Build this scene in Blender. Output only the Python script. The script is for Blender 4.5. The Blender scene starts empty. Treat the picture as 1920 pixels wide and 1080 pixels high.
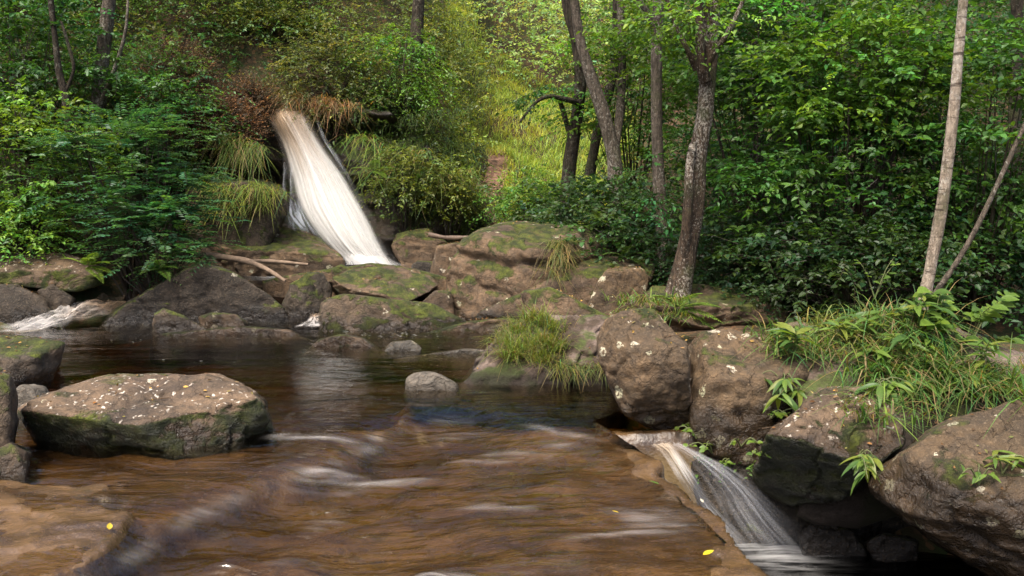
import bpy, bmesh, math, random
import numpy as np
from mathutils import Vector

SC = bpy.context.scene
COL = SC.collection
R = math.radians
rng = np.random.default_rng(7)
random.seed(7)

# ------------------------------------------------------------------ camera
FPX = 1663.0
PITCH = math.atan((540 - 330) / FPX)
CAM = np.array([0.0, 0.0, 1.5])
cd = bpy.data.cameras.new("camera")
cam = bpy.data.objects.new("camera", cd)
COL.objects.link(cam)
cd.sensor_width = 36.0
cd.lens = 36.0 * FPX / 1920.0
cd.clip_end = 500
cam.location = CAM
cam.rotation_euler = (R(90) - PITCH, 0, 0)
SC.camera = cam

# ------------------------------------------------------------------ sky, sun, exposure
SUN_DIR = Vector((-0.26, -0.38, 0.89)).normalized()      # towards the sun
w = bpy.data.worlds.new("World")
SC.world = w
w.use_nodes = True
nt = w.node_tree
sky = nt.nodes.new("ShaderNodeTexSky")
sky.sky_type = 'NISHITA'
sky.sun_disc = False
sky.sun_elevation = math.asin(SUN_DIR.z)
sky.sun_rotation = math.atan2(SUN_DIR.x, SUN_DIR.y)
sky.dust_density = 5.0
sky.air_density = 0.7
bg = nt.nodes["Background"]
bg.inputs[1].default_value = 0.15
nt.links.new(sky.outputs[0], bg.inputs[0])
sd = bpy.data.lights.new("sun", 'SUN')
sd.energy = 2.3
sd.angle = R(20.0)
sd.color = (1.0, 0.95, 0.85)
sun = bpy.data.objects.new("sun", sd)
COL.objects.link(sun)
sun.rotation_euler = SUN_DIR.to_track_quat('Z', 'Y').to_euler()
vs = SC.view_settings
vs.view_transform = 'Standard'
vs.look = 'None'
vs.gamma = 1.0
vs.exposure = 1.5
cy = SC.cycles
cy.use_denoising = True
cy.max_bounces = 7
cy.diffuse_bounces = 4
cy.glossy_bounces = 3
cy.transmission_bounces = 4
cy.transparent_max_bounces = 12
cy.caustics_reflective = False
cy.caustics_refractive = False
cy.sample_clamp_indirect = 4.0

# ------------------------------------------------------------------ picture <-> place
_s, _c = math.sin(PITCH), math.cos(PITCH)
def P(px, py, Y):
    u, v = (px - 960) / FPX, (540 - py) / FPX
    t = Y / (_c + v * _s)
    return np.array([u * t, Y, CAM[2] + t * (v * _c - _s)])
def G(px, py, z=0.0):
    u, v = (px - 960) / FPX, (540 - py) / FPX
    t = (z - CAM[2]) / (v * _c - _s)
    return np.array([u * t, t * (_c + v * _s), z])

# ------------------------------------------------------------------ noise
_perm = np.random.default_rng(3).permutation(256)
_perm = np.concatenate([_perm, _perm, _perm])
_g = np.random.default_rng(4).normal(size=(256, 3))
_g /= np.linalg.norm(_g, axis=1)[:, None]
def pn(p):
    p = np.asarray(p, float)
    i = np.floor(p).astype(int)
    f = p - i
    i &= 255
    u = f * f * f * (f * (f * 6 - 15) + 10)
    out = 0
    for dx in (0, 1):
        wx = u[:, 0] if dx else 1 - u[:, 0]
        for dy in (0, 1):
            wy = u[:, 1] if dy else 1 - u[:, 1]
            for dz in (0, 1):
                wz = u[:, 2] if dz else 1 - u[:, 2]
                h = _perm[_perm[_perm[(i[:, 0] + dx) & 255] + ((i[:, 1] + dy) & 255)] + ((i[:, 2] + dz) & 255)]
                g = _g[h]
                out = out + wx * wy * wz * (g[:, 0] * (f[:, 0] - dx) + g[:, 1] * (f[:, 1] - dy) + g[:, 2] * (f[:, 2] - dz))
    return out * 1.6
def fbm(p, o=4, gain=0.5):
    p = np.asarray(p, float)
    a, s = 1.0, 0
    for k in range(o):
        s = s + a * pn(p * 2.03 ** k + 17.3 * k)
        a *= gain
    return s
def sstep(a, b, x):
    t = np.clip((x - a) / (b - a), 0, 1)
    return t * t * (3 - 2 * t)
def norm(a):
    return a / np.maximum(np.linalg.norm(a, axis=-1, keepdims=True), 1e-9)

# ------------------------------------------------------------------ mesh helpers
def mesh_np(name, v, f, smooth=True, col=None, attrs=None, uv=None):
    """f: list of int arrays (n,3) / (n,4)."""
    me = bpy.data.meshes.new(name)
    v = np.ascontiguousarray(v, np.float32)
    if not isinstance(f, list):
        f = [f]
    f = [np.asarray(a, np.int32) for a in f if len(a)]
    me.vertices.add(len(v))
    me.vertices.foreach_set("co", v.ravel())
    idx = np.concatenate([a.ravel() for a in f])
    tot = np.concatenate([np.full(len(a), a.shape[1], np.int32) for a in f])
    st = np.concatenate([[0], np.cumsum(tot)[:-1]]).astype(np.int32)
    me.loops.add(len(idx))
    me.loops.foreach_set("vertex_index", idx)
    me.polygons.add(len(tot))
    me.polygons.foreach_set("loop_start", st)
    me.polygons.foreach_set("use_smooth", np.full(len(tot), smooth, bool))
    if col is not None:
        a = me.color_attributes.new("Col", 'FLOAT_COLOR', 'POINT')
        c4 = np.ones((len(v), 4), np.float32)
        c4[:, :3] = col
        a.data.foreach_set("color", c4.ravel())
    for k, arr in (attrs or {}).items():
        a = me.attributes.new(k, 'FLOAT', 'POINT')
        a.data.foreach_set("value", np.ascontiguousarray(arr, np.float32))
    if uv is not None:
        l = me.uv_layers.new(name="UVMap")
        l.data.foreach_set("uv", np.ascontiguousarray(uv[idx], np.float32).ravel())
    me.update(calc_edges=True)
    return me
def link(name, me, mat=None, parent=None, loc=(0, 0, 0)):
    o = bpy.data.objects.new(name, me)
    COL.objects.link(o)
    o.location = loc
    if mat is not None and me is not None and not me.materials:
        me.materials.append(mat)
    if parent is not None:
        o.parent = parent
    return o
def tag(o, label=None, cat=None, group=None, kind=None):
    if label: o['label'] = label
    if cat: o['category'] = cat
    if group: o['group'] = group
    if kind: o['kind'] = kind
    return o
def thing(name, label, cat, loc, group=None):
    o = bpy.data.objects.new(name, None)
    COL.objects.link(o)
    o.empty_display_size = 0.2
    o.location = tuple(loc)
    return tag(o, label, cat, group)
def grid_faces(nr, nc, flip=False):
    i = np.arange(nr - 1)[:, None] * nc + np.arange(nc - 1)[None, :]
    i = i.ravel()
    q = np.stack([i, i + 1, i + nc + 1, i + nc], 1)
    return q[:, ::-1] if flip else q

# ------------------------------------------------------------------ materials
def new_mat(name):
    m = bpy.data.materials.new(name)
    m.use_nodes = True
    n = m.node_tree
    for x in list(n.nodes):
        if x.type != 'OUTPUT_MATERIAL':
            n.nodes.remove(x)
    out = [x for x in n.nodes if x.type == 'OUTPUT_MATERIAL'][0]
    return m, n, out
class NT:
    def __init__(s, n): s.n = n
    def node(s, t, **kw):
        x = s.n.nodes.new(t)
        for k, v in kw.items(): setattr(x, k, v)
        return x
    def set(s, node, i, v):
        if hasattr(v, 'is_linked') or isinstance(v, bpy.types.NodeSocket):
            s.n.links.new(v, node.inputs[i])
        elif v is not None:
            if isinstance(v, tuple) and len(v) == 3 and node.inputs[i].type == 'RGBA': v = (*v, 1)
            node.inputs[i].default_value = v
    def math(s, op, a, b=None, c=None, clamp=False):
        x = s.node("ShaderNodeMath", operation=op, use_clamp=clamp)
        s.set(x, 0, a); s.set(x, 1, b); s.set(x, 2, c)
        return x.outputs[0]
    def vmath(s, op, a, b=None):
        x = s.node("ShaderNodeVectorMath", operation=op)
        s.set(x, 0, a); s.set(x, 1, b)
        return x.outputs[0]
    def mix(s, fac, a, b, blend='MIX'):
        x = s.node("ShaderNodeMix", data_type='RGBA', blend_type=blend, clamp_factor=True)
        s.set(x, 0, fac); s.set(x, 6, a); s.set(x, 7, b)
        return x.outputs[2]
    def noise(s, vec, scale, detail=4, rough=0.55, dist=0.0, out=0):
        x = s.node("ShaderNodeTexNoise")
        s.set(x, 'Vector', vec); x.inputs['Scale'].default_value = scale
        x.inputs['Detail'].default_value = detail; x.inputs['Roughness'].default_value = rough
        x.inputs['Distortion'].default_value = dist
        return x.outputs[out]
    def voro(s, vec, scale, feat='F1', out='Distance'):
        x = s.node("ShaderNodeTexVoronoi", feature=feat)
        s.set(x, 'Vector', vec); x.inputs['Scale'].default_value = scale
        return x.outputs[out]
    def ramp(s, v, a, b, lo=0.0, hi=1.0, smooth=True):
        x = s.node("ShaderNodeMapRange", interpolation_type='SMOOTHSTEP' if smooth else 'LINEAR')
        s.set(x, 0, v); s.set(x, 1, a); s.set(x, 2, b); s.set(x, 3, lo); s.set(x, 4, hi)
        return x.outputs[0]
    def sep(s, v):
        x = s.node("ShaderNodeSeparateXYZ"); s.set(x, 0, v); return x.outputs
    def scale(s, v, xyz):
        x = s.node("ShaderNodeMapping"); s.set(x, 0, v); x.inputs['Scale'].default_value = xyz
        return x.outputs[0]
    def bump(s, h, strength, dist, normal=None):
        x = s.node("ShaderNodeBump")
        x.inputs['Strength'].default_value = strength; x.inputs['Distance'].default_value = dist
        s.set(x, 'Height', h)
        if normal is not None: s.set(x, 'Normal', normal)
        return x.outputs[0]

def principled(t, out, base, rough, spec=0.4, normal=None):
    b = t.node("ShaderNodeBsdfPrincipled")
    t.set(b, 'Base Color', base); t.set(b, 'Roughness', rough)
    t.set(b, 'Specular IOR Level', spec)
    if normal is not None: t.set(b, 'Normal', normal)
    t.n.links.new(b.outputs[0], out.inputs[0])
    return b

def rock_mat(name, c1, c2, moss=0.3, lichen=0.3, fleck=0.0, wetz=-9.0, moss_col=((0.035, 0.045, 0.008), (0.13, 0.15, 0.018)), wet_dark=0.35, gloss=0.75, moss_up=(-0.10, 0.12)):
    c1 = tuple(a * b for a, b in zip(c1, (0.82, 0.77, 0.68))); c2 = tuple(a * b for a, b in zip(c2, (0.86, 0.79, 0.69)))
    m, n, out = new_mat(name)
    t = NT(n)
    geo = t.node("ShaderNodeNewGeometry")
    pos, nor = geo.outputs['Position'], geo.outputs['Normal']
    nz = t.sep(nor)[2]; pz = t.sep(pos)[2]
    n1 = t.noise(pos, 2.2, 8, 0.62, 0.4)
    n2 = t.noise(pos, 14, 6, 0.65)
    n3 = t.noise(pos, 60, 4, 0.7)
    base = t.mix(t.ramp(n1, 0.33, 0.68), c1, c2)
    base = t.mix(t.ramp(n2, 0.35, 0.7), base, t.mix(0.65, base, (0.02, 0.016, 0.011)))
    base = t.mix(t.ramp(n3, 0.5, 0.75, 0, 0.35), base, (0.27, 0.195, 0.12))
    band = t.noise(t.scale(pos, (1.2, 1.2, 16)), 1.0, 5, 0.6)
    base = t.mix(t.ramp(band, 0.5, 0.72, 0, 0.5), base, (0.045, 0.03, 0.02))
    # lichen: pale blotches with ragged rims
    wob = t.vmath('ADD', pos, t.vmath('MULTIPLY', t.noise(pos, 22, 4, 0.6, out=1), (0.09, 0.09, 0.09)))
    vd = t.voro(wob, 10.0); vc = t.sep(t.voro(wob, 10.0, out='Color'))
    rad = t.math('MULTIPLY', t.ramp(vc[0], 1.0 - lichen, 1.0), 0.36)
    lich = t.math('MULTIPLY', t.math('LESS_THAN', vd, rad), t.ramp(t.noise(pos, 45, 4, 0.7), 0.42, 0.52))
    base = t.mix(t.math('MULTIPLY', lich, 0.85), base, t.mix(vc[1], (0.42, 0.37, 0.28), (0.36, 0.34, 0.21)))
    if fleck:
        fd = t.voro(wob, 34); fc = t.sep(t.voro(wob, 34, out='Color'))
        fm = t.math('LESS_THAN', fd, t.math('MULTIPLY', t.ramp(fc[0], 1.0 - fleck, 1.0), 0.42))
        base = t.mix(t.math('MULTIPLY', t.math('MULTIPLY', fm, t.ramp(nz, 0.2, 0.7)), 0.8), base, (0.5, 0.44, 0.36))
    # moss
    mn = t.noise(pos, 3.1, 7, 0.66, 0.5)
    mm = t.math('ADD', mn, t.ramp(nz, -0.3, 0.9, *moss_up))
    mmask = t.ramp(mm, 0.78 - moss * 0.45, 0.88 - moss * 0.45)
    mfine = t.noise(pos, 55, 4, 0.75)
    mcol = t.mix(t.ramp(t.noise(pos, 9, 4), 0.35, 0.7), moss_col[0], moss_col[1])
    mcol = t.mix(t.ramp(mfine, 0.3, 0.7, 0, 0.6), mcol, (0.015, 0.018, 0.004))
    base = t.mix(t.math('MULTIPLY', mmask, t.ramp(n2, 0.25, 0.5, 0.35, 1.0)), base, mcol)
    # splashed band near the water line
    wet = t.ramp(t.math('ADD', pz, t.ramp(n1, 0.2, 0.8, -0.07, 0.07)), wetz - 0.03, wetz + 0.12, 1, 0)
    base = t.mix(wet, base, t.mix(1.0, base, (wet_dark, wet_dark * 0.95, wet_dark * 0.85), 'MULTIPLY'))
    rough = t.ramp(wet, 0, 1, gloss, 0.22)
    rough = t.math('ADD', rough, t.ramp(mmask, 0, 1, 0, 0.15), clamp=True)
    h = t.math('ADD', t.math('MULTIPLY', n2, 0.6), t.math('MULTIPLY', n3, 0.25))
    h = t.math('ADD', h, t.math('MULTIPLY', mmask, t.math('MULTIPLY', mfine, 0.9)))
    cr = t.voro(wob, 5.0, 'DISTANCE_TO_EDGE')
    h = t.math('ADD', h, t.ramp(cr, 0.0, 0.03, -0.15, 0.0))
    nb = t.bump(h, 1.0, 0.045)
    principled(t, out, base, rough, 0.35, nb)
    return m

def bark_mat(name, c1, c2, patch, amount, vs=1.0, rings=0.0):
    m, n, out = new_mat(name)
    t = NT(n)
    pos = t.node("ShaderNodeNewGeometry").outputs['Position']
    n1 = t.noise(t.scale(pos, (16, 16, 3.0)), 2.2, 6, 0.7, 0.6)
    n2 = t.noise(pos, 26, 6, 0.75)
    base = t.mix(t.ramp(n1, 0.36, 0.62), c1, c2)
    base = t.mix(t.ramp(n2, 0.42, 0.66, 0, 0.6), base, tuple(x * 0.35 for x in c1))
    pm = t.noise(t.scale(pos, (9, 9, 6)), 1.6 * vs, 7, 0.75, 0.4)
    lo = t.noise(pos, 1.7, 3, 0.5)
    pm = t.math('ADD', pm, t.ramp(lo, 0.3, 0.7, -0.08, 0.08))
    base = t.mix(t.ramp(pm, 0.66 - amount * 0.3, 0.71 - amount * 0.3, 0, 0.85), base, t.mix(t.ramp(n2, .4, .6), patch, tuple(x * 0.6 for x in patch)))
    gm = t.noise(pos, 2.6, 5, 0.65)
    base = t.mix(t.ramp(gm, 0.52, 0.72, 0, 0.6), base, (0.045, 0.055, 0.016))
    if rings:
        dk = t.noise(t.scale(pos, (2.5, 2.5, 22)), 1.2, 5, 0.7, 0.5)
        base = t.mix(t.ramp(dk, 0.60 - rings * .1, 0.68 - rings * .1, 0, 0.85), base, (0.045, 0.03, 0.022))
    h = t.math('ADD', n1, t.math('MULTIPLY', n2, 0.5))
    principled(t, out, base, 0.9, 0.2, t.bump(h, 1.0, 0.03))
    return m

def leaf_mat(name, rough=0.5, spec=0.3, trans=0.35):
    m, n, out = new_mat(name)
    t = NT(n)
    at = t.node("ShaderNodeAttribute", attribute_name="Col").outputs['Color']
    geo = t.node("ShaderNodeNewGeometry")
    nn = t.noise(geo.outputs['Position'], 30, 2)
    base = t.mix(t.ramp(nn, 0.3, 0.7, 0.0, 0.35), at, t.mix(1.0, at, (0.55, 0.55, 0.5), 'MULTIPLY'))
    b = t.node("ShaderNodeBsdfPrincipled")
    t.set(b, 'Base Color', base); b.inputs['Roughness'].default_value = rough
    b.inputs['Specular IOR Level'].default_value = spec
    tr = t.node("ShaderNodeBsdfTranslucent")
    t.set(tr, 0, t.mix(1.0, base, (1.5, 1.45, 0.55), 'MULTIPLY'))
    mx = t.node("ShaderNodeMixShader"); mx.inputs[0].default_value = trans
    n.links.new(b.outputs[0], mx.inputs[1]); n.links.new(tr.outputs[0], mx.inputs[2])
    n.links.new(mx.outputs[0], out.inputs[0])
    return m

def simple_mat(name, col, rough=0.7, spec=0.3, var=0.3, scale=12):
    m, n, out = new_mat(name)
    t = NT(n)
    pos = t.node("ShaderNodeNewGeometry").outputs['Position']
    nn = t.noise(pos, scale, 5, 0.6)
    base = t.mix(t.ramp(nn, 0.3, 0.7, 0, var), col, tuple(x * 0.35 for x in col))
    principled(t, out, base, rough, spec, t.bump(nn, 0.5, 0.02))
    return m

LEAF = leaf_mat("leaf", 0.45, 0.35, 0.42)
GRASS = leaf_mat("grass_blade", 0.55, 0.25, 0.40)
DRY = leaf_mat("dry_twig", 0.8, 0.1, 0.15)
BARK_L = bark_mat("bark_lichen", (0.028, 0.020, 0.013), (0.090, 0.060, 0.038), (0.36, 0.32, 0.26), 0.40, 4.2)
BARK_D = bark_mat("bark_dark", (0.018, 0.014, 0.010), (0.060, 0.045, 0.030), (0.13, 0.12, 0.09), 0.25, 2.0)
BARK_B = bark_mat("bark_birch", (0.20, 0.155, 0.11), (0.36, 0.29, 0.22), (0.48, 0.42, 0.34), 0.42, 1.5, rings=0.6)
BARK_G = bark_mat("bark_grey", (0.050, 0.040, 0.028), (0.135, 0.105, 0.078), (0.30, 0.27, 0.22), 0.32, 3.0)
ROCK = rock_mat("rock_sandstone", (0.072, 0.048, 0.029), (0.180, 0.120, 0.072), 0.55, 0.22, wetz=0.04)
ROCK_LICH = rock_mat("rock_lichen", (0.066, 0.045, 0.024), (0.165, 0.110, 0.060), 0.30, 0.50, wetz=0.06)
ROCK_FLECK = rock_mat("rock_flecked", (0.090, 0.062, 0.040), (0.195, 0.134, 0.086), 0.66, 0.15, fleck=0.4, moss_up=(0.10, -0.08), wetz=0.10, wet_dark=0.3)
ROCK_MOSS = rock_mat("rock_mossy", (0.055, 0.042, 0.030), (0.12, 0.085, 0.055), 0.62, 0.10, wetz=0.06)
ROCK_DARK = rock_mat("rock_dark", (0.024, 0.019, 0.014), (0.058, 0.044, 0.031), 0.45, 0.06, wetz=0.08)
ROCK_WET = rock_mat("rock_wet", (0.012, 0.010, 0.008), (0.035, 0.028, 0.02), 0.5, 0.0, wetz=-9, gloss=0.6)
STONE_GREY = rock_mat("stone_grey", (0.10, 0.095, 0.085), (0.17, 0.155, 0.135), 0.05, 0.05, wetz=0.02, wet_dark=0.5, gloss=0.5)

# ------------------------------------------------------------------ ground sheet
GX = np.array([-90, -14, -8, -5.5, -4.3, -3.4, -2.4, -1.2, -0.4, 0.6, 1.5, 2.5, 4, 6.5, 10, 16, 90.])
GY = np.array([-60, 3, 4.5, 5.5, 6.5, 7.5, 8.5, 9.5, 11, 13.0, 13.8, 14.7, 16.5, 20, 26, 34, 50, 110.])
GZ = np.array([
 [4, 1.5, .9, .5, .2, -.6, -.6, -.6, -.6, -1.1, -1.1, -.6, .2, .4, .6, 1, 5],
 [4, 1.5, .9, .5, .2, -.6, -.6, -.6, -.6, -1.1, -1.2, -1.2, -.3, .4, .6, 1, 5],
 [4, 1.6, 1, .5, .1, -.6, -.6, -.6, -.6, -1.1, -1.2, -1.1, .0, .4, .6, 1, 5],
 [4, 1.8, 1.2, .6, .1, -.5, -.6, -.6, -.6, -.9, -1.0, -.4, .2, .2, .5, 1, 5],
 [4, 2, 1.4, .1, -.3, -.4, -.6, -.6, -.5, -.2, .10, .34, .25, -.1, .2, 1, 5],
 [4, 2.3, 1.6, .0, -.3, -.4, -.6, -.6, -.5, -.1, .10, .10, -.1, -.2, .2, 1, 5],
 [4, 2.6, 1.8, .0, -.25, -.3, -.4, -.4, -.3, .0, .1, .1, .0, .0, .4, 1.2, 5],
 [5, 3, 2.2, .5, .1, .0, -.1, -.1, .0, .1, .2, .3, .3, .3, .6, 1.5, 6],
 [6, 3.5, 2.8, 1.6, .7, .0, .0, .0, .2, .3, .4, .5, .5, .6, 1, 2, 7],
 [7, 4.2, 3.4, 2.1, .6, .0, .0, .1, .4, .6, .6, .7, .7, .8, 1.3, 2.5, 8],
 [8, 5, 4.2, 3.2, 2.5, 2.35, 2.2, 1.6, .75, .8, .8, .8, .9, 1, 1.5, 2.8, 9],
 [9, 6.3, 5.5, 4.5, 3.9, 3.5, 3.1, 2.1, 1.25, 1.1, 1, 1, 1, 1.2, 2, 3.3, 10],
 [11, 8, 7.2, 6.3, 5.7, 5.2, 4.7, 3.4, 1.9, 1.6, 1.4, 1.3, 1.3, 1.6, 2.5, 4, 12],
 [11, 9, 8.4, 7.8, 7.4, 7.0, 6.4, 5.0, 3.4, 3, 2.6, 2.3, 2.2, 2.4, 3.5, 5.5, 12],
 [13, 11, 11, 10.4, 10, 9.4, 9, 7.8, 6.4, 5.8, 5.2, 5, 5, 5, 6, 7, 13],
 [15, 14, 13.5, 13, 12.5, 12, 11.5, 10.8, 10, 9.6, 9.3, 9, 9, 9, 9, 10, 15],
 [18, 17, 17, 16, 16, 15.5, 15, 14.5, 14, 13.5, 13, 13, 13, 13, 13, 14, 18],
 [26, 26, 26, 26, 26, 26, 26, 26, 26, 26, 26, 26, 26, 26, 26, 26, 26],
])
def height(x, y):
    x = np.atleast_1d(np.asarray(x, float)); y = np.atleast_1d(np.asarray(y, float))
    i = np.clip(np.searchsorted(GX, x) - 1, 0, len(GX) - 2)
    j = np.clip(np.searchsorted(GY, y) - 1, 0, len(GY) - 2)
    a = np.clip((x - GX[i]) / (GX[i + 1] - GX[i]), 0, 1); b = np.clip((y - GY[j]) / (GY[j + 1] - GY[j]), 0, 1)
    a = a * a * (3 - 2 * a); b = b * 0.6 + 0.4 * b * b * (3 - 2 * b)
    z = (GZ[j, i] * (1 - a) + GZ[j, i + 1] * a) * (1 - b) + (GZ[j + 1, i] * (1 - a) + GZ[j + 1, i + 1] * a) * b
    p = np.stack([x, y, np.zeros_like(x)], 1)
    return z + 0.12 * fbm(p * 0.9, 4) * np.clip((y - 3) / 6, 0.3, 1.5)

m, n, out = new_mat("woodland_floor")
t = NT(n)
geo = t.node("ShaderNodeNewGeometry"); pos = geo.outputs['Position']
a = t.noise(pos, 0.9, 6, 0.6); b = t.noise(pos, 11, 6, 0.7); c = t.voro(pos, 26, out='Color')
base = t.mix(t.ramp(a, 0.4, 0.62), (0.045, 0.03, 0.018), (0.03, 0.042, 0.012))
base = t.mix(t.ramp(b, 0.45, 0.7, 0, 0.7), base, (0.10, 0.058, 0.03))
base = t.mix(t.ramp(t.sep(c)[0], 0.7, 0.95, 0, 0.6), base, (0.15, 0.075, 0.035))
principled(t, out, base, 0.9, 0.2, t.bump(t.math('ADD', b, t.sep(c)[1]), 0.8, 0.05))
FLOOR = m
gx = np.unique(np.concatenate([np.linspace(-90, -9, 20), np.arange(-9, 9, 0.12), np.linspace(9, 90, 20)]))
gy = np.unique(np.concatenate([np.linspace(-60, 2, 14), np.arange(2, 17, 0.10), np.linspace(17, 34, 70), np.linspace(34, 110, 16)]))
xx, yy = np.meshgrid(gx, gy)
zz = height(xx.ravel(), yy.ravel())
link("ground", mesh_np("ground", np.stack([xx.ravel(), yy.ravel(), zz], 1), grid_faces(len(gy), len(gx))), FLOOR)['kind'] = 'structure'

# ------------------------------------------------------------------ bedrock and water of the near stream
LIP = np.array([G(*q)[:2] for q in [(-300, 1330), (120, 1090), (190, 1035), (245, 985), (330, 945), (480, 895), (560, 868), (640, 838), (700, 795), (770, 772), (900, 772), (1000, 790), (1110, 808), (1215, 830), (1330, 850)]])
EDGE = np.array([G(*q)[:2] for q in [(1130, 790), (1205, 828), (1240, 852), (1268, 885), (1300, 925), (1345, 968), (1400, 1015), (1445, 1060), (1450, 1130), (1420, 1300), (1400, 1900)]])
def poly_sd(pl, x, y):
    best = np.full(x.shape, 1e9); sg = np.ones(x.shape)
    for a, b in zip(pl[:-1], pl[1:]):
        d = b - a; L = d @ d
        tt = np.clip(((x - a[0]) * d[0] + (y - a[1]) * d[1]) / L, 0, 1)
        qx, qy = a[0] + tt * d[0] - x, a[1] + tt * d[1] - y
        dd = qx * qx + qy * qy
        cr = d[0] * (y - a[1]) - d[1] * (x - a[0])
        m_ = dd < best
        best = np.where(m_, dd, best); sg = np.where(m_, np.sign(cr), sg)
    return np.sqrt(best) * sg
LSLAB = np.array([G(*q)[:2] for q in [(-400, 880), (60, 905), (150, 900), (225, 890), (250, 915), (215, 935), (250, 962), (238, 1000), (150, 1062), (60, 1110), (-300, 1330)]])
def in_poly(pl, x, y):
    inside = np.zeros(x.shape, bool)
    j = len(pl) - 1
    for i in range(len(pl)):
        xi, yi = pl[i]; xj, yj = pl[j]
        cnd = ((yi > y) != (yj > y)) & (x < (xj - xi) * (y - yi) / (yj - yi + 1e-12) + xi)
        inside ^= cnd
        j = i
    return inside
BUMPS = [(800, 1075, 0.16, 0.10), (430, 1022, 0.13, 0.07), (540, 1010, 0.16, 0.045), (760, 772, 0.14, 0.05), (1060, 880, 0.16, 0.035), (230, 905, .10, .03), (1000, 800, .22, .03), (810, 712, .30, .26)]
BUMPS = [(*G(a, b)[:2], r, h) for a, b, r, h in BUMPS]
def bed_water(x, y):
    p = np.stack([x, y, np.zeros_like(x)], 1)
    wob = 0.06 * fbm(p * 2.2 + 5, 3)
    dl = poly_sd(LIP, x, y) + wob
    de = -poly_sd(EDGE, x, y) + 1.5 * wob          # >0 on the slab
    up = sstep(-0.10, 0.06, dl)
    # upper level
    pool = sstep(5.0, 6.4, y + 0.35 * fbm(p * 0.9, 2))
    bu = -0.055 - 0.26 * pool + 0.03 * fbm(p * 2.3 + 3, 4)
    ls = poly_sd(LSLAB, x, y)
    ins = in_poly(LSLAB, x, y)
    lsd = np.where(ins, np.abs(ls), -np.abs(ls)) + wob * 1.2
    plate = np.floor(2.6 * fbm(p * 1.5 + 9, 3) + 0.5) * 0.010
    bu = bu + sstep(-0.03, 0.05, lsd) * (0.056 + plate + 0.006 * fbm(p * 6, 3) - bu - 0.055)
    # lower level
    tilt = np.clip(de / 1.5, 0, 1)
    low = -0.035 - 0.10 * tilt + 0.030 * pn(p * np.array([1.1, 1.9, 1]) + 31)
    lo = low - 0.09 * np.exp(-((dl + 0.28) / 0.20) ** 2) * sstep(.5, 1.0, de) - 0.03 * tilt
    bl = lo + 0.012 * fbm(p * np.array([3, 5, 1]) + 11, 4) + np.floor(2.2 * fbm(p * 1.1 + 2, 2)) * 0.008
    bl = bl + 0.045 * np.exp(-((de - 0.12) / 0.13) ** 2) * (0.55 + 0.9 * fbm(p * 3, 3))
    bed = bl * (1 - up) + bu * up
    for bx, by, r, h in BUMPS:
        bed = bed + h * np.exp(-((x - bx) ** 2 + ((y - by) * 1.2) ** 2) / (r * r * 0.5)) * (1 + .5 * fbm(p * 9, 2))
    # water surface
    upw = sstep(-0.28, 0.14, dl)
    flow = pn(np.stack([x * 0.9 + 0.5 * y, y * 3.6 + 0.9 * pn(p * 1.2), np.zeros_like(x)], 1)) + 0.5 * pn(np.stack([x * 2.0, y * 8.0, np.full_like(x, 7)], 1)) + .25 * pn(np.stack([x * 5.0, y * 17.0, np.full_like(x, 3)], 1))
    wl = low + 0.020 + 0.015 * flow + 0.008 * pn(np.stack([x * 3.1 + 1.2 * y, y * 7.0 + 2.0 * pn(p * 2.1), np.full_like(x, 21)], 1)) + 0.012 * np.clip(de / 1.5, 0, 1)
    for bx, by, r, h in BUMPS:
        wl = wl + 0.75 * h * np.exp(-((x - bx) ** 2 + ((y - by + 0.03) * 1.1) ** 2) / (r * r * 0.7))
    calm = sstep(5.6, 6.6, y)
    wu = 0.006 * flow * (1 - calm) + 0.0022 * calm * flow
    wat = wl * (1 - upw) + wu * upw
    wat = wat - 0.03 * sstep(0.22, 0.0, de) * (1 - upw)
    foam = 0.16 * np.exp(-((dl + 0.07) / 0.05) ** 2) * sstep(-0.15, 0.35, pn(p * np.array([2.5, 2.5, 1]) + 4)) + (1 - upw) * (0.0 + sstep(0.15, 1.0, flow) * 0.42) * sstep(0.1, 0.5, de)  # besides lip foam, the crest term paints pale sky sheen on ripples
    foam = foam + 0.5 * np.exp(-((y - G(0, 818)[1]) / 0.04) ** 2) * sstep(G(480, 818)[0], G(560, 818)[0], x) * sstep(G(690, 818)[0], G(640, 818)[0], x)
    # drop off to the lower pool
    drop = sstep(0.0, -0.10, de) * sstep(5.35, 5.1, y)
    bed = bed * (1 - drop) + drop * (-1.15)
    return bed, wat, foam, de

nr, nc = 300, 340
ys = 2.2 * (9.9 / 2.2) ** np.linspace(0, 1, nr)
xs_ = np.linspace(0, 1, nc)
Y2 = np.repeat(ys[:, None], nc, 1)
xl = -0.72 * Y2 - 0.6
xr = 0.34 * Y2 + 0.35
X2 = xl + (xr - xl) * xs_[None, :]
bed, _, _, _ = bed_water(X2.ravel(), Y2.ravel())
m, n, out = new_mat("stream_bedrock")
t = NT(n)
geo = t.node("ShaderNodeNewGeometry"); pos = geo.outputs['Position']
pz = t.sep(pos)[2]
n1 = t.noise(t.scale(pos, (1.0, 2.2, 1)), 1.6, 7, 0.6, 0.6); n2 = t.noise(pos, 9, 5, 0.6); n3 = t.noise(pos, 55, 4, 0.7)
base = t.mix(t.ramp(n1, 0.36, 0.66), (0.044, 0.024, 0.008), (0.108, 0.061, 0.024))
base = t.mix(t.ramp(n2, 0.45, 0.72, 0, 0.75), base, (0.028, 0.015, 0.008))
base = t.mix(t.ramp(n3, 0.5, 0.8, 0, 0.5), base, (0.17, 0.105, 0.058))
mo = t.ramp(t.noise(pos, 4.2, 6, 0.7), 0.60, 0.70)
base = t.mix(t.math('MULTIPLY', mo, 0.7), base, (0.03, 0.026, 0.012))
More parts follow.
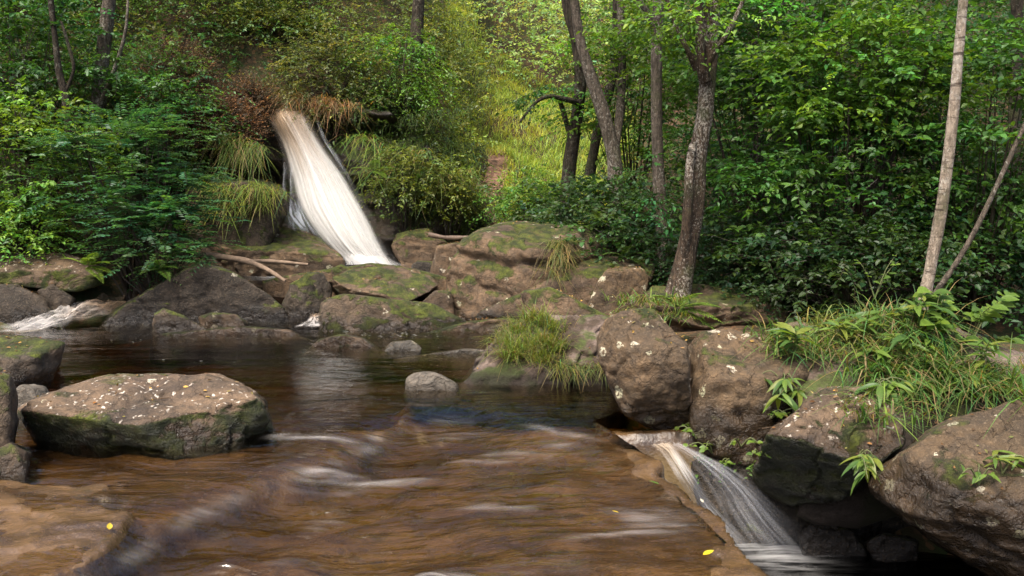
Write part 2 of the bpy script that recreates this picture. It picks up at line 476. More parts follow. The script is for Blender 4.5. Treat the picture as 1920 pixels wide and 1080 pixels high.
cr = t.voro(t.vmath('ADD', pos, t.vmath('MULTIPLY', t.noise(pos, 3, 4, out=1), (.35, .35, .35))), 1.6, 'DISTANCE_TO_EDGE')
deep = t.ramp(pz, -0.30, -0.14, 1, 0)
base = t.mix(deep, base, t.mix(t.ramp(n1, 0.4, 0.6), (0.12, 0.080, 0.032), (0.22, 0.150, 0.062)))
h = t.math('ADD', n2, t.math('MULTIPLY', n3, 0.4))
principled(t, out, base, t.ramp(n2, 0.3, 0.7, 0.10, 0.30), 0.6, t.bump(h, 0.45, 0.03))
BED = m
link("stream_bed", mesh_np("stream_bed", np.stack([X2.ravel(), Y2.ravel(), bed], 1), grid_faces(nr, nc)), BED)['kind'] = 'structure'

def water_mat(name, absorb, density, foam_col=(0.75, 0.74, 0.72), rough=0.06, streak=(1.3, 6.0, 1), bump=0.25, through=(0.93, 0.90, 0.84)):
    m, n, out = new_mat(name)
    t = NT(n)
    geo = t.node("ShaderNodeNewGeometry"); pos = geo.outputs['Position']
    dist = t.vmath('ADD', t.scale(pos, streak), t.vmath('MULTIPLY', t.noise(pos, 1.1, 2, out=1), (1.2, 1.2, 0)))
    h1 = t.noise(dist, 1.5, 4, 0.5); h2 = t.noise(t.scale(dist, (1.6, 1, 1)), 5.0, 3, 0.5)
    hh = t.math('ADD', h1, t.math('MULTIPLY', h2, 0.35))
    calm = t.ramp(t.sep(pos)[1], 5.2, 6.4, 1.0, 0.22)
    nb = t.bump(t.math('MULTIPLY', hh, calm), bump, 0.05)
    fr = t.node("ShaderNodeFresnel"); fr.inputs[0].default_value = 1.40; t.set(fr, 'Normal', nb)
    gl = t.node("ShaderNodeBsdfGlossy"); gl.inputs['Roughness'].default_value = rough; t.set(gl, 'Normal', nb)
    tr = t.node("ShaderNodeBsdfTransparent"); tr.inputs[0].default_value = (*through, 1)
    mx = t.node("ShaderNodeMixShader")
    t.set(mx, 0, fr.outputs[0]); n.links.new(tr.outputs[0], mx.inputs[1]); n.links.new(gl.outputs[0], mx.inputs[2])
    fa = t.node("ShaderNodeAttribute", attribute_name="foam").outputs['Fac']
    fs = t.noise(t.scale(dist, (1, 1.6, 1)), 2.2, 4, 0.6)
    ff = t.math('MULTIPLY', fa, t.ramp(fs, 0.30, 0.72), clamp=True)
    df = t.node("ShaderNodeBsdfDiffuse"); df.inputs[0].default_value = (*foam_col, 1)
    mx2 = t.node("ShaderNodeMixShader")
    t.set(mx2, 0, t.math('MULTIPLY', ff, 0.75)); n.links.new(mx.outputs[0], mx2.inputs[1]); n.links.new(df.outputs[0], mx2.inputs[2])
    n.links.new(mx2.outputs[0], out.inputs['Surface'])
    if density:
        va = t.node("ShaderNodeVolumeAbsorption"); va.inputs[0].default_value = (*absorb, 1); va.inputs[1].default_value = density
        n.links.new(va.outputs[0], out.inputs['Volume'])
    return m
WATER = water_mat("peat_water", (0.64, 0.53, 0.27), 4.5, bump=1.0, rough=0.06, streak=(1.0, 3.4, 1), foam_col=(.56, .52, .49))
def water_body(name, X, Y, Z, foam, mat, bottom):
    nr, nc = X.shape
    top = np.stack([X.ravel(), Y.ravel(), Z.ravel()], 1)
    ring = np.concatenate([np.arange(nc), np.arange(1, nr) * nc + nc - 1, (nr - 1) * nc + np.arange(nc - 2, -1, -1), np.arange(nr - 2, 0, -1) * nc])
    lo = top[ring].copy(); lo[:, 2] = bottom
    nv = len(top); k = len(ring)
    nxt = np.roll(np.arange(k), -1)
    side = np.stack([ring[nxt], ring, nv + np.arange(k), nv + nxt], 1)
    cen = np.array([[X.mean(), Y.mean(), bottom]])
    v = np.concatenate([top, lo, cen])
    cap = np.stack([nv + nxt, nv + np.arange(k), np.full(k, nv + k)], 1)
    fo = np.concatenate([foam.ravel(), np.zeros(k + 1)])
    o = link(name, mesh_np(name, v, [grid_faces(nr, nc), side, cap], attrs={'foam': fo}), mat)
    o['kind'] = 'structure'
    return o
nr, nc = 260, 300
ys = 2.3 * (9.3 / 2.3) ** np.linspace(0, 1, nr)
Y2 = np.repeat(ys[:, None], nc, 1)
ey = EDGE[::-1]
xe = np.interp(ys, ey[:, 1], ey[:, 0])
xe = np.where(ys > EDGE[0, 1], EDGE[0, 0] + (ys - EDGE[0, 1]) * 0.8, xe) - 0.05
xe = np.minimum(xe, 1.3)[:, None]
xl = -0.70 * Y2 - 0.5
X2 = xl + (xe - xl) * np.linspace(0, 1, nc)[None, :]
_, wat, foam, _ = bed_water(X2.ravel(), Y2.ravel())
water_body("pool_water", X2, Y2, wat, foam, WATER, -1.6)
# lower pool on the right
nr, nc = 60, 60
X2, Y2 = np.meshgrid(np.linspace(0.3, 3.4, nc), np.linspace(2.6, 6.0, nr))
p = np.stack([X2.ravel(), Y2.ravel(), np.zeros(X2.size)], 1)
fl = G(1455, 1030, -0.72)
foam = 0.7 * np.exp(-(((p[:, 0] - fl[0]) / 0.22) ** 2 + ((p[:, 1] - fl[1]) / 0.25) ** 2))
link("lower_pool_water", mesh_np("lower_pool_water", np.stack([p[:, 0], p[:, 1], -0.72 + 0.012 * pn(p * np.array([4, 7, 1]))], 1), grid_faces(nr, nc), attrs={'foam': foam}), water_mat("lower_water", (0.5, 0.4, 0.2), 0, rough=0.06, bump=.4, through=(.06, .045, .03)))['kind'] = 'structure'
# upper pool below the fall
nr, nc = 50, 70
X2, Y2 = np.meshgrid(np.linspace(-5.6, 0.2, nc), np.linspace(9.0, 12.8, nr))
p = np.stack([X2.ravel(), Y2.ravel(), np.zeros(X2.size)], 1)
ft = P(690, 490, 11.9)
foam = 2.5 * np.exp(-(((p[:, 0] - ft[0]) / 0.8) ** 2 + ((p[:, 1] - 11.7) / 0.6) ** 2))
link("upper_pool_water", mesh_np("upper_pool_water", np.stack([p[:, 0], p[:, 1], 0.27 * sstep(9.1, 10.5, p[:, 1]) - 0.05 + 0.02 * pn(p * 3)], 1), grid_faces(nr, nc), attrs={'foam': foam}), water_mat("upper_water", (0.5, 0.4, 0.2), 0, rough=0.1, through=(.25, .18, .10)))['kind'] = 'structure'

# ------------------------------------------------------------------ cliff behind the fall
nr, nc = 150, 260
xs = np.linspace(-6.2, -0.2, nc); zs = np.linspace(-0.2, 2.75, nr)
X2, Z2 = np.meshgrid(xs, zs)
Z2 = np.where(Z2 > 0, Z2 * np.interp(X2, [-6.2, -3, -2, -1.2, -0.2], [1, 1, .95, .70, .25]), Z2)
x, z = X2.ravel(), Z2.ravel()
p = np.stack([x, np.zeros_like(x), z], 1)
def cliff_y(x, z):
    p = np.stack([x, np.zeros_like(x), z], 1)
    lean = 0.36 * z
    yv = 12.35 + lean + 0.30 * fbm(p * np.array([0.9, 1, 1.2]), 4)
    zz = z + 0.10 * fbm(p * np.array([0.8, 1, .8]) + 8, 3)
    st = zz * 3.2
    fr_ = st - np.floor(st)
    yv = yv - 0.16 * sstep(0.15, 0.85, fr_) * (0.6 + 0.8 * pn(np.stack([x * 0.9, np.floor(st) * 3.1, z * 0], 1)))
    lf = sstep(-3.3, -3.7, x)
    yv = yv + lf * (0.55 * np.exp(-((zz - 1.45) / 0.20) ** 2) - 0.30 * sstep(1.55, 1.75, zz))
    rt = sstep(-2.9, -2.5, x)
    yv = yv + rt * (0.45 * np.exp(-((zz - 2.2) / 0.16) ** 2) - 0.25 * sstep(2.3, 2.5, zz))
    chute = np.exp(-((x - (-3.25 + (2.4 - z) * 0.55)) / 0.62) ** 2)
    return yv + 0.55 * chute + 1.2 * sstep(2.35, 2.75, z) + 1.0 * sstep(-1.3, -0.2, x)
yv = cliff_y(x, z)
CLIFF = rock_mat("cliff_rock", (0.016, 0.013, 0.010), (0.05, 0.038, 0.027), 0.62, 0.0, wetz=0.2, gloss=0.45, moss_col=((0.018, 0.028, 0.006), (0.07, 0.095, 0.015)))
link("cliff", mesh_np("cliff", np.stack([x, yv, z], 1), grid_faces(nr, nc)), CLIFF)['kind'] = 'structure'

# ------------------------------------------------------------------ falling water
def fall_mat(name, top_col, dens=1.0, streak=26.0, along=1.2, white=(0.86, 0.85, 0.83), edge=0.10, split=0.45, foot=0.07, amax=1.0, top=0.0):
    m, n, out = new_mat(name)
    t = NT(n)
    uv = t.node("ShaderNodeUVMap").outputs[0]
    s = t.sep(uv)
    vec = t.scale(uv, (streak, along, 1))
    warp = t.vmath('ADD', vec, t.vmath('MULTIPLY', t.noise(t.scale(uv, (3, 2, 1)), 1.5, 3, out=1), (2.0, 0.0, 0)))
    n1 = t.noise(warp, 1.0, 2.5, 0.45); n2 = t.noise(t.scale(uv, (streak * 0.25, along * 0.8, 1)), 1.0, 3, 0.5)
    col = t.mix(t.ramp(t.math('ADD', s[1], t.ramp(n2, 0.3, 0.7, -0.15, 0.15)), 0.02, split), top_col, white)
    col = t.mix(t.ramp(n1, 0.45, 0.75, 0.0, 0.30), col, t.mix(0.5, top_col, (0.32, 0.30, 0.28)))
    ux = t.math('ADD', s[0], t.ramp(n1, 0.25, 0.75, -0.10, 0.10, False))
    e = t.math('MULTIPLY', t.math('MULTIPLY', t.ramp(ux, 0.0, edge), t.ramp(ux, 1.0, 1.0 - edge)), t.math('MULTIPLY', t.ramp(s[0], 0.0, 0.06), t.ramp(s[0], 1.0, 0.94)))
    al = t.math('MULTIPLY', t.ramp(n1, 0.28 + 0.16 * (1 - dens), 0.50 + 0.22 * (1 - dens), 0.75 * dens ** 1.5, 1.0), t.math('POWER', e, 0.7))
    al = t.math('MULTIPLY', al, t.ramp(n2, 0.25, 0.6, 0.35 + 0.5 * dens, 1.0), clamp=True)
    fade = t.ramp(s[1], 1.0, 1.0 - foot)
    al = t.math('MULTIPLY', t.math('MULTIPLY', al, fade), amax)
    if top: al = t.math('MULTIPLY', al, t.ramp(s[1], 0.0, top))
    df = t.node("ShaderNodeBsdfDiffuse"); t.set(df, 0, col)
    tl = t.node("ShaderNodeBsdfTranslucent"); t.set(tl, 0, col)
    m1 = t.node("ShaderNodeMixShader"); m1.inputs[0].default_value = 0.4
    n.links.new(df.outputs[0], m1.inputs[1]); n.links.new(tl.outputs[0], m1.inputs[2])
    tp = t.node("ShaderNodeBsdfTransparent")
    m2 = t.node("ShaderNodeMixShader"); t.set(m2, 0, al)
    n.links.new(tp.outputs[0], m2.inputs[1]); n.links.new(m1.outputs[0], m2.inputs[2])
    n.links.new(m2.outputs[0], out.inputs[0])
    return m
def sheet(name, left, right, nrow, ncol, mat, bulge=0.12, parent=None, rip=0.03, seed=0, loc=None, ripz=0.0):
    """left/right: lists of world points from lip to foot."""
    left, right = np.array(left), np.array(right)
    def cr(pts, k):
        tt = np.linspace(0, len(pts) - 1, k)
        i = np.clip(tt.astype(int), 0, len(pts) - 2); f = (tt - i)[:, None]
        p0 = pts[np.clip(i - 1, 0, None)]; p1 = pts[i]; p2 = pts[i + 1]; p3 = pts[np.clip(i + 2, None, len(pts) - 1)]
        return 0.5 * (2 * p1 + (p2 - p0) * f + (2 * p0 - 5 * p1 + 4 * p2 - p3) * f * f + (3 * p1 - p0 - 3 * p2 + p3) * f ** 3)
    L, Rr = cr(left, nrow), cr(right, nrow)
    u = np.linspace(0, 1, ncol)
    V = L[:, None] * (1 - u)[None, :, None] + Rr[:, None] * u[None, :, None]
    b = np.sin(u * math.pi)
    V[:, :, 1] -= bulge * b[None]
    V[:, :, 2] += 0.3 * bulge * b[None]
    uu = np.repeat(u[None], nrow, 0).ravel(); vv = np.repeat(np.linspace(0, 1, nrow)[:, None], ncol, 1).ravel()
    V = V.reshape(-1, 3)
    V[:, 1] += rip * fbm(np.stack([uu * 9, vv * 1.6, np.full_like(uu, seed)], 1), 3)
    if ripz: V[:, 2] += ripz * fbm(np.stack([uu * 4, vv * 5, np.full_like(uu, seed + 3)], 1), 3)
    if loc is not None: V = V - np.asarray(loc)
    o = link(name, mesh_np(name, V, grid_faces(nrow, ncol), uv=np.stack([uu, vv], 1)), mat, parent)
    return o
FALL = fall_mat("fall_water", (0.36, 0.235, 0.12), 1.0, white=(.66, .645, .61), edge=.22, streak=6, along=.55, split=.5)
FALL2 = fall_mat("fall_veil", (0.42, 0.29, 0.17), 0.40, streak=12, split=.6, edge=.25, white=(.62, .605, .58))
TRICK = fall_mat("fall_trickle", (0.45, 0.45, 0.45), 0.25, streak=5, along=3, white=(0.6, 0.62, 0.65), edge=.4, amax=.5, foot=.3)
def wy(py, off=0.0):      # depth of the chute at picture row
    return 13.05 - 1.25 * sstep(195, 500, py) - off
base = P(680, 497, 11.85)
wf = thing("waterfall", "white silky waterfall sliding down the dark mossy ledge", "waterfall", base)
Lp = [(504, 214), (506, 228), (528, 270), (545, 330), (560, 390), (600, 450), (648, 500)]
Rp = [(562, 207), (576, 224), (612, 285), (652, 340), (690, 405), (716, 460), (742, 500)]
sheet("main_sheet", [P(a, b, wy(b, .0 if k else -.4)) for k, (a, b) in enumerate(Lp)], [P(a, b, wy(b, .0 if k else -.4)) for k, (a, b) in enumerate(Rp)], 90, 60, FALL, 0.16, wf, loc=base)
sheet("veil", [P(a + 8, b, wy(b, .10 if k else -.3)) for k, (a, b) in enumerate(Lp)], [P(a - 8, b, wy(b, .10 if k else -.3)) for k, (a, b) in enumerate(Rp)], 90, 60, FALL2, 0.16, wf, seed=5, loc=base)
sheet("foot_skirt", [P(600, 430, 11.9), P(625, 470, 11.7), P(630, 500, 11.45)], [P(712, 440, 12.0), P(735, 480, 11.8), P(770, 500, 11.5)], 40, 40, fall_mat("fall_foot", (0.58, 0.57, 0.55), 0.6, streak=6, edge=.5, amax=.85, white=(.62, .61, .59), top=.3), 0.12, wf, seed=9, loc=base)
sheet("mist_veil", [P(a - 10, b, wy(b, .06 if k else -.4)) for k, (a, b) in enumerate(Lp)], [P(a + 14, b, wy(b, .06 if k else -.4)) for k, (a, b) in enumerate(Rp)], 90, 60, fall_mat("fall_mist", (0.45, 0.34, 0.24), 0.7, streak=5, along=.5, white=(.58, .57, .55), edge=.5, amax=.4), 0.18, wf, seed=12, loc=base)
sheet("side_strand", [P(592, 228, 12.95), P(600, 255, 12.85), P(628, 300, 12.6), P(658, 350, 12.4)], [P(598, 226, 12.95), P(612, 258, 12.85), P(640, 300, 12.6), P(668, 352, 12.4)], 40, 8, TRICK, 0.03, wf, loc=base)
for q, (x0, x1, y0, y1) in enumerate([(530, 537, 305, 385), (543, 551, 300, 380)]):
    sheet("trickle", [P(x0, y0, 12.35), P(x0, y1, 12.1)], [P(x1, y0, 12.35), P(x1, y1, 12.1)], 20, 6, TRICK, 0.02, wf, seed=q, loc=base)
sheet("side_cascade", [P(534, 372, 12.1), P(524, 400, 11.95), P(540, 432, 11.8)], [P(566, 372, 12.1), P(590, 412, 11.95), P(618, 452, 11.75)], 40, 30, fall_mat("fall_blue", (0.40, 0.43, 0.48), 0.3, streak=10, white=(0.46, 0.49, 0.54), edge=.4, amax=.8, top=.4, foot=.3), 0.10, wf, rip=.08, seed=4, loc=base)

# small fall over the slab edge on the right
b2 = G(1455, 1030, -0.72)
sf = thing("small_waterfall", "thin grey veil of water pouring off the edge of the flat slab", "waterfall", b2)
def E(px, py, z): return G(px, py, z)
sheet("edge_strand", [E(1214, 834, -.01), E(1238, 850, -.04), E(1268, 898, -.16), E(1310, 962, -.38), E(1400, 1075, -.70)],
      [E(1262, 828, -.01), E(1276, 846, -.04), E(1310, 896, -.16), E(1345, 950, -.38), E(1450, 1050, -.72)], 60, 30, fall_mat("small_fall_water", (0.62, 0.50, 0.36), 0.75, streak=5, along=.7, white=(0.70, 0.70, 0.70), edge=.45, split=.4, amax=.68, foot=.3), 0.04, sf, rip=.03, seed=2, loc=b2)
sheet("veil", [E(1250, 832, 0.0), E(1285, 858, -.05), E(1320, 905, -.2), E(1360, 985, -.42), E(1420, 1090, -.72)],
      [E(1275, 830, 0.0), E(1335, 862, -.05), E(1415, 920, -.2), E(1475, 985, -.42), E(1560, 1060, -.72)], 60, 40, fall_mat("small_fall_veil", (0.7, 0.65, 0.6), 0.55, streak=7, along=.7, white=(0.90, 0.91, 0.93), edge=.45, split=.3, amax=.34, foot=.35), 0.06, sf, rip=.05, seed=6, loc=b2)
sheet("spray", [E(1290, 850, 0.0), E(1340, 890, -.1), E(1395, 960, -.36), E(1430, 1070, -.70)],
      [E(1310, 846, 0.0), E(1400, 892, -.1), E(1480, 965, -.36), E(1590, 1035, -.71)], 60, 40, fall_mat("small_fall_spray", (0.7, 0.68, 0.66), 0.4, streak=9, along=.8, white=(0.90, 0.91, 0.93), edge=.5, split=.3, amax=.20, foot=.5), 0.05, sf, rip=.05, seed=11, loc=b2)

# left cascade
b3 = G(70, 612, 0.0)
lc = thing("side_cascade", "brown and white cascade tumbling between dark rocks at the left bank", "cascade", b3)
LC = fall_mat("cascade_water", (0.36, 0.25, 0.16), 0.4, streak=5, along=4.0, white=(0.78, 0.74, 0.70), split=.7, edge=.4, amax=.8, foot=.2)
sheet("main_sheet", [P(235, 552, 9.6), P(175, 558, 9.35), P(95, 578, 9.0), P(40, 600, 8.8), P(-20, 618, 8.6)],
      [P(240, 585, 9.1), P(195, 598, 8.95), P(140, 608, 8.8), P(90, 618, 8.62), P(20, 626, 8.45)], 60, 40, LC, 0.03, lc, rip=.06, ripz=.05, loc=b3)
sheet("veil", [P(200, 555, 9.4), P(140, 568, 9.1), P(90, 590, 8.85), P(30, 612, 8.6)],
      [P(225, 575, 9.15), P(165, 592, 8.95), P(130, 606, 8.75), P(60, 622, 8.5)], 60, 40, LC, 0.06, lc, rip=.06, ripz=.06, seed=8, loc=b3)
b4 = G(590, 606, 0.0)
sheet_o = thing("rill", "short white rill slipping between the mid-stream boulders", "rill", b4)
sheet("water_sheet", [P(580, 590, 9.0), P(572, 602, 8.85), P(545, 614, 8.65)], [P(604, 588, 9.0), P(612, 602, 8.85), P(640, 614, 8.65)], 30, 20, LC, 0.04, sheet_o, rip=.04, loc=b4)

# ------------------------------------------------------------------ rocks
_ico = {}
def ico(sub):
    if sub not in _ico:
        bm = bmesh.new(); bmesh.ops.create_icosphere(bm, subdivisions=sub, radius=1)
        bm.verts.ensure_lookup_table()
        _ico[sub] = (np.array([v.co[:] for v in bm.verts]), np.array([[v.index for v in f.verts] for f in bm.faces]))
        bm.free()
    return _ico[sub]
ROCK_TOPS = {}
def hull(pts):
    pts = sorted(set(map(tuple, pts)))
    def half(ps):
        h = []
        for q in ps:
            while len(h) > 1 and (h[-1][0] - h[-2][0]) * (q[1] - h[-2][1]) - (h[-1][1] - h[-2][1]) * (q[0] - h[-2][0]) <= 0: h.pop()
            h.append(q)
        return h
    a, b = half(pts), half(pts[::-1])
    return np.array(a[:-1] + b[:-1], float)
def rock(name, label, outline, zb, thick, mat, facets=(), sub=5, amp=1.0, pw=15, strata=0.010, keep=False, seed=0, group=None, tilt=0.12, cat="rock", yf=None, sink=0.3, crack=None, chips=9):
    o = hull(outline)
    rs = np.random.default_rng(500 + seed)
    pb = o[:, 1].max()
    if yf is None: yf = G(960, pb, zb)[1]
    Y = yf + thick * 0.5
    pts = np.array([P(a, b, Y) for a, b in o])
    c = 0.5 * (pts.max(0) + pts.min(0))
    size = pts.max(0) - pts.min(0)
    planes = []
    for i in range(len(pts)):
        a, b = pts[i], pts[(i + 1) % len(pts)]
        nrm = np.cross(a - CAM, b - CAM)
        if np.linalg.norm(nrm) < 1e-9: continue
        nrm /= np.linalg.norm(nrm)
        d = nrm @ (a - c)
        if d < 0: nrm, d = -nrm, -d
        if nrm[2] < -0.55 and not keep: continue
        if nrm[2] > 0.4:            # tops lean a little, so the upper face is seen
            d = d * 1.0
        planes.append((nrm, max(d, 0.04)))
    def add(nx, ny, nz, d):
        v = np.array([nx, ny, nz], float); L = np.linalg.norm(v); planes.append((v / L, d))
    if not keep: add(0, 0, -1, max(c[2] - zb + sink, .1))
    add(0, -1, tilt, thick * 0.5); add(0, 1, 0.3, thick * 0.5)
    add(-0.7, 0.75, 0.1, 0.42 * (size[0] + thick) * 0.8); add(0.7, 0.75, 0.1, 0.42 * (size[0] + thick) * 0.8)
    for fc in facets: add(*fc)
    v, f = ico(sub)
    ext = np.array([max(size[0], .05), max(thick, .05), max(size[2] + (0 if keep else sink), .05)])
    d = norm(v * ext)
    def radius(dirs, pl, k):
        a = 0
        for nrm, dd in pl: a = a + np.maximum(0, dirs @ nrm / dd) ** k
        return a ** (-1.0 / k)
    if chips:
        cn = norm(rs.normal(size=(chips, 3)) * np.array([1, 1, .8]) / ext * ext.mean())
        # support of the plain body along each chip normal, then cut a little off its corners
        body = d * radius(d, planes, 40)[:, None]
        sup = (body @ cn.T).max(0)
        planes = planes + [(cn[i], sup[i] * rs.uniform(0.74, 0.95)) for i in range(chips)]
    r = radius(d, planes, pw * 2.2)
    p = c + d * r[:, None] * 1.02
    S = float(np.cbrt(ext[0] * ext[1] * ext[2]))
    q = p + seed * 13.7
    disp = 0.026 * S * fbm(q * (1.6 / S), 3) + 0.013 * S ** 0.5 * fbm(q * 4.5, 4) + 0.008 * fbm(q * 16, 3)
    disp = disp - 0.020 * S ** .5 * np.abs(fbm(q * 3.2 + 70, 3)) + 0.008
    rg = 1 - np.abs(fbm(q * (2.2 / S) + 40, 3)) * 2.2
    disp = disp - 0.05 * S * np.clip(rg - 0.75, 0, 1) * 2
    if strata:
        zz = (p[:, 2] + 0.12 * fbm(q * 1.1, 2)) * 11
        fr_ = zz - np.floor(zz)
        disp = disp + strata * (sstep(0.0, 0.75, fr_) - sstep(0.85, 1.0, fr_)) * (0.5 + pn(np.stack([q[:, 0] * .8, q[:, 1] * .8, np.floor(zz) * 1.7], 1)))
    if crack:
        for (a, b, cc, dd, wd, dp) in crack:
            disp = disp - dp * np.exp(-(((p @ np.array([a, b, cc])) - dd + .05 * fbm(q * 2, 3)) / wd) ** 2)
    p = p + d * (disp * amp)[:, None]
    base = np.array([c[0], c[1], zb])
    ob = link(name, mesh_np(name, p - base, f), mat, loc=base)
    tag(ob, label, cat, group)
    ROCK_TOPS[label] = p
    return ob

rock("boulder", "large flat-topped flecked boulder with bright green moss standing in the near left water",
     [(38, 768), (70, 748), (150, 722), (200, 708), (390, 704), (445, 720), (495, 752), (508, 795), (480, 824), (335, 858), (200, 850), (70, 822)], 0.0, 0.95, ROCK_FLECK,
     facets=[(0.02, -0.22, 1, 0.165), (-0.25, -1, -0.55, 0.30), (0.45, -0.85, 0.1, 0.42), (0, -0.6, 0.75, .30)], sub=6, pw=16, seed=1, tilt=-0.25, strata=0.010, sink=.12, chips=4)
rock("boulder", "square moss-sided block at the left edge of the pool", [(-60, 632), (0, 629), (118, 643), (112, 685), (88, 725), (-60, 728)], 0.0, 0.8, ROCK_MOSS, facets=[(0, -.15, 1, .16), (.6, -.8, -.2, .42)], pw=16, seed=2)
rock("boulder", "tall mossy rock cut off by the left edge beside the flecked boulder", [(-90, 705), (18, 704), (30, 740), (28, 800), (18, 858), (-90, 890)], 0.0, 0.6, ROCK_MOSS, seed=3, facets=[(.5, -.8, .3, .25)], sub=5)
rock("stone", "small mossy stone at the foot of the rock on the left edge", [(-20, 850), (20, 832), (52, 848), (50, 872), (0, 890), (-30, 890)], 0.0, 0.3, ROCK_MOSS, seed=4, cat="stone")
rock("stone", "rounded dark stone between the left edge block and the flecked boulder", [(15, 740), (40, 724), (80, 728), (95, 748), (80, 775), (20, 775)], 0.0, 0.4, STONE_GREY, seed=5, cat="stone")
rock("boulder", "long flecked slab lying on the left bank under the shrubs", [(-60, 478), (40, 470), (120, 477), (185, 500), (192, 530), (140, 548), (20, 528), (-60, 525)], 0.25, 0.9, ROCK_FLECK, facets=[(0, -.25, 1, .17)], seed=6, yf=9.1, keep=True)
rock("boulder", "dark rounded rock below the long slab at the left bank", [(-60, 535), (30, 535), (80, 556), (92, 575), (70, 598), (10, 610), (-60, 612)], 0.0, 0.6, ROCK_DARK, seed=7)
rock("boulder", "small dark rock beside the left cascade", [(70, 545), (100, 535), (140, 560), (125, 590), (90, 590)], 0.1, 0.4, ROCK_DARK, seed=8, yf=9.0)
rock("boulder", "dark wedge-shaped boulder with a mossy crest left of mid-stream",
     [(196, 605), (215, 582), (270, 556), (330, 540), (352, 506), (375, 498), (430, 510), (500, 552), (543, 590), (548, 612), (480, 616), (220, 616)], 0.0, 1.5, ROCK_DARK,
     facets=[(0.15, -1, 0.10, 0.45), (.25, -.2, 1, .46)], sub=6, seed=9, tilt=-0.1, pw=22, chips=0)
rock("stone", "pointed mossy stone leaning at the foot of the dark wedge boulder", [(288, 625), (292, 590), (308, 578), (345, 594), (392, 620)], 0.0, 0.35, ROCK_MOSS, seed=10, cat="stone")
rock("stone", "flat brown stone lying in the water before the dark wedge boulder", [(376, 595), (400, 587), (440, 590), (464, 604), (458, 616), (380, 616)], 0.0, 0.35, ROCK, seed=11, cat="stone")
rock("stone", "low brown slab just breaking the water below the wedge boulder", [(385, 618), (450, 612), (540, 618), (560, 628), (470, 634)], -0.03, 0.5, ROCK, seed=12, cat="stone", sink=.12)
rock("boulder", "big brown-topped slab left of the waterfall foot",
     [(358, 462), (368, 440), (395, 428), (480, 420), (560, 430), (610, 452), (640, 482), (640, 508), (560, 520), (450, 520), (370, 500)], 0.22, 1.4, ROCK,
     facets=[(0.05, -.30, 1, .24), (0, -1, -.1, .6)], sub=6, seed=13, pw=14, strata=.015)
rock("boulder", "grey-green pointed rock between the wedge boulder and the flat slab", [(530, 570), (548, 535), (575, 516), (603, 516), (622, 545), (606, 592), (575, 604), (540, 596)], 0.0, 0.6, ROCK_DARK, seed=14, facets=[(.5, -.8, .3, .22)])
rock("boulder", "flat tilted slab resting on mossy rock in mid-stream", [(612, 530), (655, 506), (735, 500), (800, 516), (818, 536), (765, 556), (752, 574), (690, 580), (640, 560)], 0.25, 1.3, ROCK, facets=[(0.12, -.28, 1, .14), (-.2, -1, -.5, .42)], sub=6, seed=15, pw=14, yf=8.9, keep=True, strata=.02)
rock("boulder", "low mossy boulder under the flat slab in mid-stream", [(604, 606), (608, 566), (650, 552), (760, 568), (815, 570), (872, 602), (865, 616), (700, 622), (620, 616)], 0.0, 1.4, ROCK_MOSS, seed=16, sub=6, facets=[(.2, -.9, .5, .5)], strata=.015)
rock("stone", "flat brown slab at the lip of the upper pool", [(636, 502), (700, 494), (780, 506), (835, 520), (800, 532), (680, 520)], 0.2, 0.9, ROCK, seed=17, cat="stone", yf=10.0, strata=.02)
rock("stone", "mossy knob at the corner of the brown slab by the fall", [(622, 505), (640, 497), (655, 506), (652, 522), (625, 522)], 0.2, 0.3, ROCK_MOSS, seed=18, cat="stone", yf=9.9)
rock("stone", "dark wet stone in the upper pool right of the fall", [(768, 500), (785, 490), (820, 492), (838, 508), (820, 518), (775, 514)], 0.22, 0.5, ROCK_WET, seed=19, cat="stone")
rock("stone", "small block in the gap left of the great brown boulder", [(800, 560), (815, 545), (845, 548), (850, 580), (820, 585)], 0.1, 0.4, ROCK, seed=20, cat="stone", yf=9.2)
rock("boulder", "great brown boulder with a mossy crown right of mid-stream",
     [(838, 595), (836, 520), (862, 455), (905, 430), (975, 418), (1085, 428), (1135, 455), (1146, 484), (1120, 530), (1085, 600), (990, 606), (880, 604)], 0.0, 2.4, ROCK,
     facets=[(.05, -.35, 1, .72), (-.6, -.8, .2, 1.1), (.5, -.85, .2, 1.1)], sub=6, seed=21, pw=16, strata=.02, crack=[(0.05, -0.05, 1, 0.16, .04, .06)], tilt=0.15, chips=3)
rock("boulder", "brown ledge block right of the great boulder", [(1040, 520), (1110, 488), (1215, 486), (1225, 510), (1200, 560), (1090, 565)], 0.15, 0.9, ROCK, seed=22, yf=8.9, facets=[(.0, -.3, 1, .2)])
rock("boulder", "lichen-spotted block before the mottled tree", [(1103, 578), (1116, 532), (1140, 508), (1200, 503), (1216, 522), (1206, 570), (1150, 582)], 0.1, 0.7, ROCK_LICH, seed=23, yf=8.3)
rock("boulder", "long layered slab under the mottled tree on the right bank", [(1212, 565), (1225, 538), (1330, 536), (1400, 548), (1472, 582), (1468, 606), (1430, 626), (1330, 618), (1240, 600)], 0.0, 1.2, ROCK, seed=24, yf=7.9, strata=.035, sub=6, facets=[(.1, -.2, 1, .2), (0, -1, -.6, .45)])
rock("boulder", "sloping slab between the great boulder and the grassy islet", [(975, 545), (1005, 532), (1040, 542), (1135, 590), (1060, 596), (985, 575)], 0.05, 0.8, ROCK, seed=25, yf=7.7)
rock("boulder", "low flat slab at the water edge below the great boulder", [(845, 612), (880, 603), (955, 596), (975, 606), (940, 620), (860, 622)], 0.0, 0.5, ROCK, seed=26, strata=.02)
